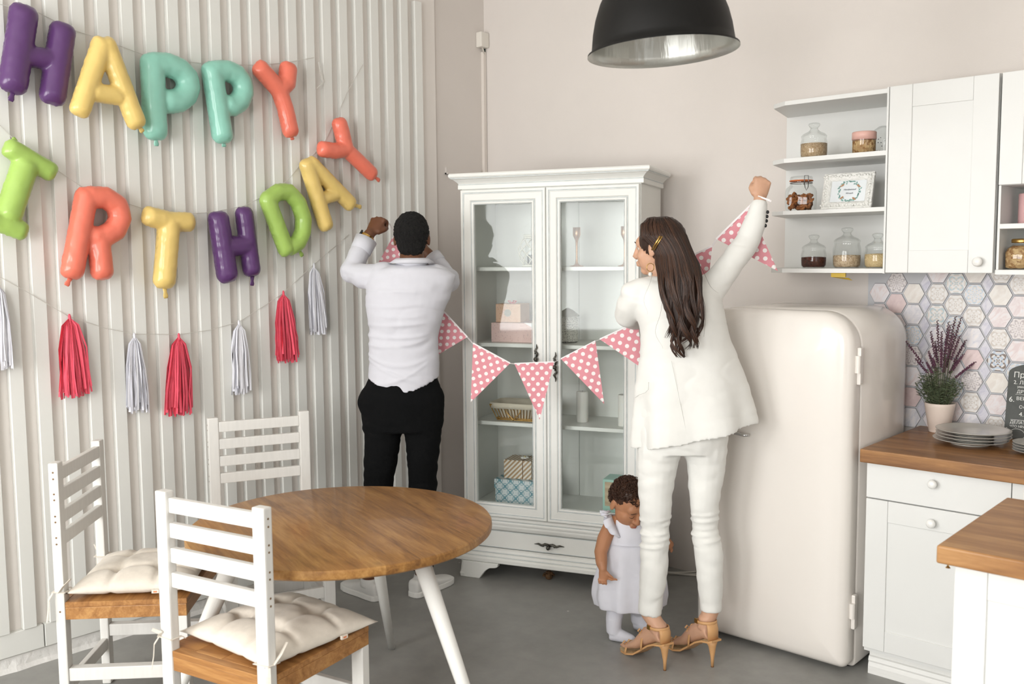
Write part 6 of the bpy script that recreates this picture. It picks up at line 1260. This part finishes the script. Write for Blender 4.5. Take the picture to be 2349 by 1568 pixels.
MB().tube([KH+KF_*0.086-ku*0.055-ks*0.012, KH+KF_*0.0915-ku*0.055, KH+KF_*0.086-ku*0.055+ks*0.012], [0.0012, 0.0032, 0.0012], 6).build('lips', mat('lip_colour', (168, 96, 78), 0.5), kid, world=True, smooth=True)
MB().ball(K.p(1426, 1166, -0.06), 0.003, 8, 6).build('ear_stud', GOLD, kid, world=True)

# ================================================================ bunting held between the two adults
def at_d(x, y, D): d = ray(x, y); return CAM + d*(D/d.dot(FH))
POLKA = mat('pink_polka_paper', (224, 140, 150), 0.7); _t = NT(POLKA); _uv = _t.n('ShaderNodeUVMap'); _uv.uv_map = 'UVMap'; _sp = _t.n('ShaderNodeSeparateXYZ'); _t.l(_uv.outputs[0], _sp.inputs[0])
PS = 0.041
def dots(ox, oy):
    fx = _t.math('SUBTRACT', _t.math('FRACT', _t.math('ADD', _t.math('DIVIDE', _sp.outputs[0], PS), 40.0+ox)), 0.5); fy = _t.math('SUBTRACT', _t.math('FRACT', _t.math('ADD', _t.math('DIVIDE', _sp.outputs[1], PS*1.15), 40.0+oy)), 0.5)
    fy = _t.math('MULTIPLY', fy, 1.15); return _t.math('LESS_THAN', _t.math('SQRT', _t.math('ADD', _t.math('MULTIPLY', fx, fx), _t.math('MULTIPLY', fy, fy))), 0.205)
_t.l(_t.mix(_t.math('MAXIMUM', dots(0, 0), dots(0.5, 0.5)), srgb(219, 146, 155), srgb(240, 234, 232)), _t.b.inputs['Base Color'])
FLG = [((906, 534), (984, 590), (866, 606), 4.63), ((972, 664), (1072, 773), (990, 822), 4.47), ((1085, 787), (1170, 833), (1080, 922), 4.30), ((1180, 834), (1271, 830), (1238, 962), 4.14), ((1287, 823), (1366, 782), (1386, 926), 3.98), ((1376, 778), (1463, 738), (1476, 846), 3.82), ((1562, 598), (1634, 564), (1624, 652), 3.74), ((1643, 548), (1718, 474), (1784, 621), 3.70)]
bo = at_d(1228, 890, 4.08); bun = thing('bunting_garland', 'pink polka dot pennant bunting held up between man and woman', 'bunting', bo)
RIBW = mat('white_satin_ribbon', (236, 230, 230), 0.5); rp = []
for a_, b_, c_, D in FLG:
    A_, B_, C_ = at_d(*a_, D), at_d(*b_, D-0.02), at_d(*c_, D-0.02); ex = (B_-A_).normalized(); ez = (C_-A_); ez = (ez-ex*ez.dot(ex)).normalized(); nn = ex.cross(ez).normalized(); n_ = 10; vs_, uv_ = [], []
    L_, Hh, cxx = (B_-A_).length, (C_-A_).dot(ez), (C_-A_).dot(ex)
    for j in range(n_+1):
        for i in range(n_+1):
            v_ = j/n_; u_ = i/n_; x0 = cxx*v_; x1 = L_+(cxx-L_)*v_; x = x0+(x1-x0)*u_; y = Hh*v_; w_ = 0.004*math.sin(v_*3.0+D*9)*math.sin(u_*3.14)
            vs_.append(A_+ex*x+ez*y+nn*w_); uv_.append((x-cxx, y))
    fs_ = [(j*(n_+1)+i, j*(n_+1)+i+1, (j+1)*(n_+1)+i+1, (j+1)*(n_+1)+i) for j in range(n_) for i in range(n_)]
    me = bpy.data.meshes.new('pennant'); me.from_pydata([tuple(p-bo) for p in vs_], [], fs_); ul = me.uv_layers.new(name='UVMap')
    for lp in me.loops: ul.data[lp.index].uv = uv_[lp.vertex_index]
    o = link('pennant', me, POLKA, bun); sm = o.modifiers.new('t', 'SOLIDIFY'); sm.thickness = 0.0008
    MB().obox((A_+B_)/2-ez*0.001-nn*0.0, ex, ez, nn, L_/2, 0.0028, 0.001).build('fold_strip', RIBW, bun, world=True); rp.append((A_, B_))
pts = [at_d(893, 512, 4.60)]
for A_, B_ in rp[:6]: pts += [A_, B_]
pts += [at_d(1480, 735, 3.80)]
MB().tube(pts, (0.0035, 0.0008), 6).build('ribbon', RIBW, bun, world=True)
MB().tube([at_d(1490, 690, 3.80), at_d(1530, 630, 3.76), rp[6][0], rp[6][1], rp[7][0], rp[7][1], at_d(1740, 450, 3.64), at_d(1764, 459, 3.62), at_d(1769, 462, 3.62)], (0.0035, 0.0008), 6).build('ribbon', RIBW, bun, world=True)
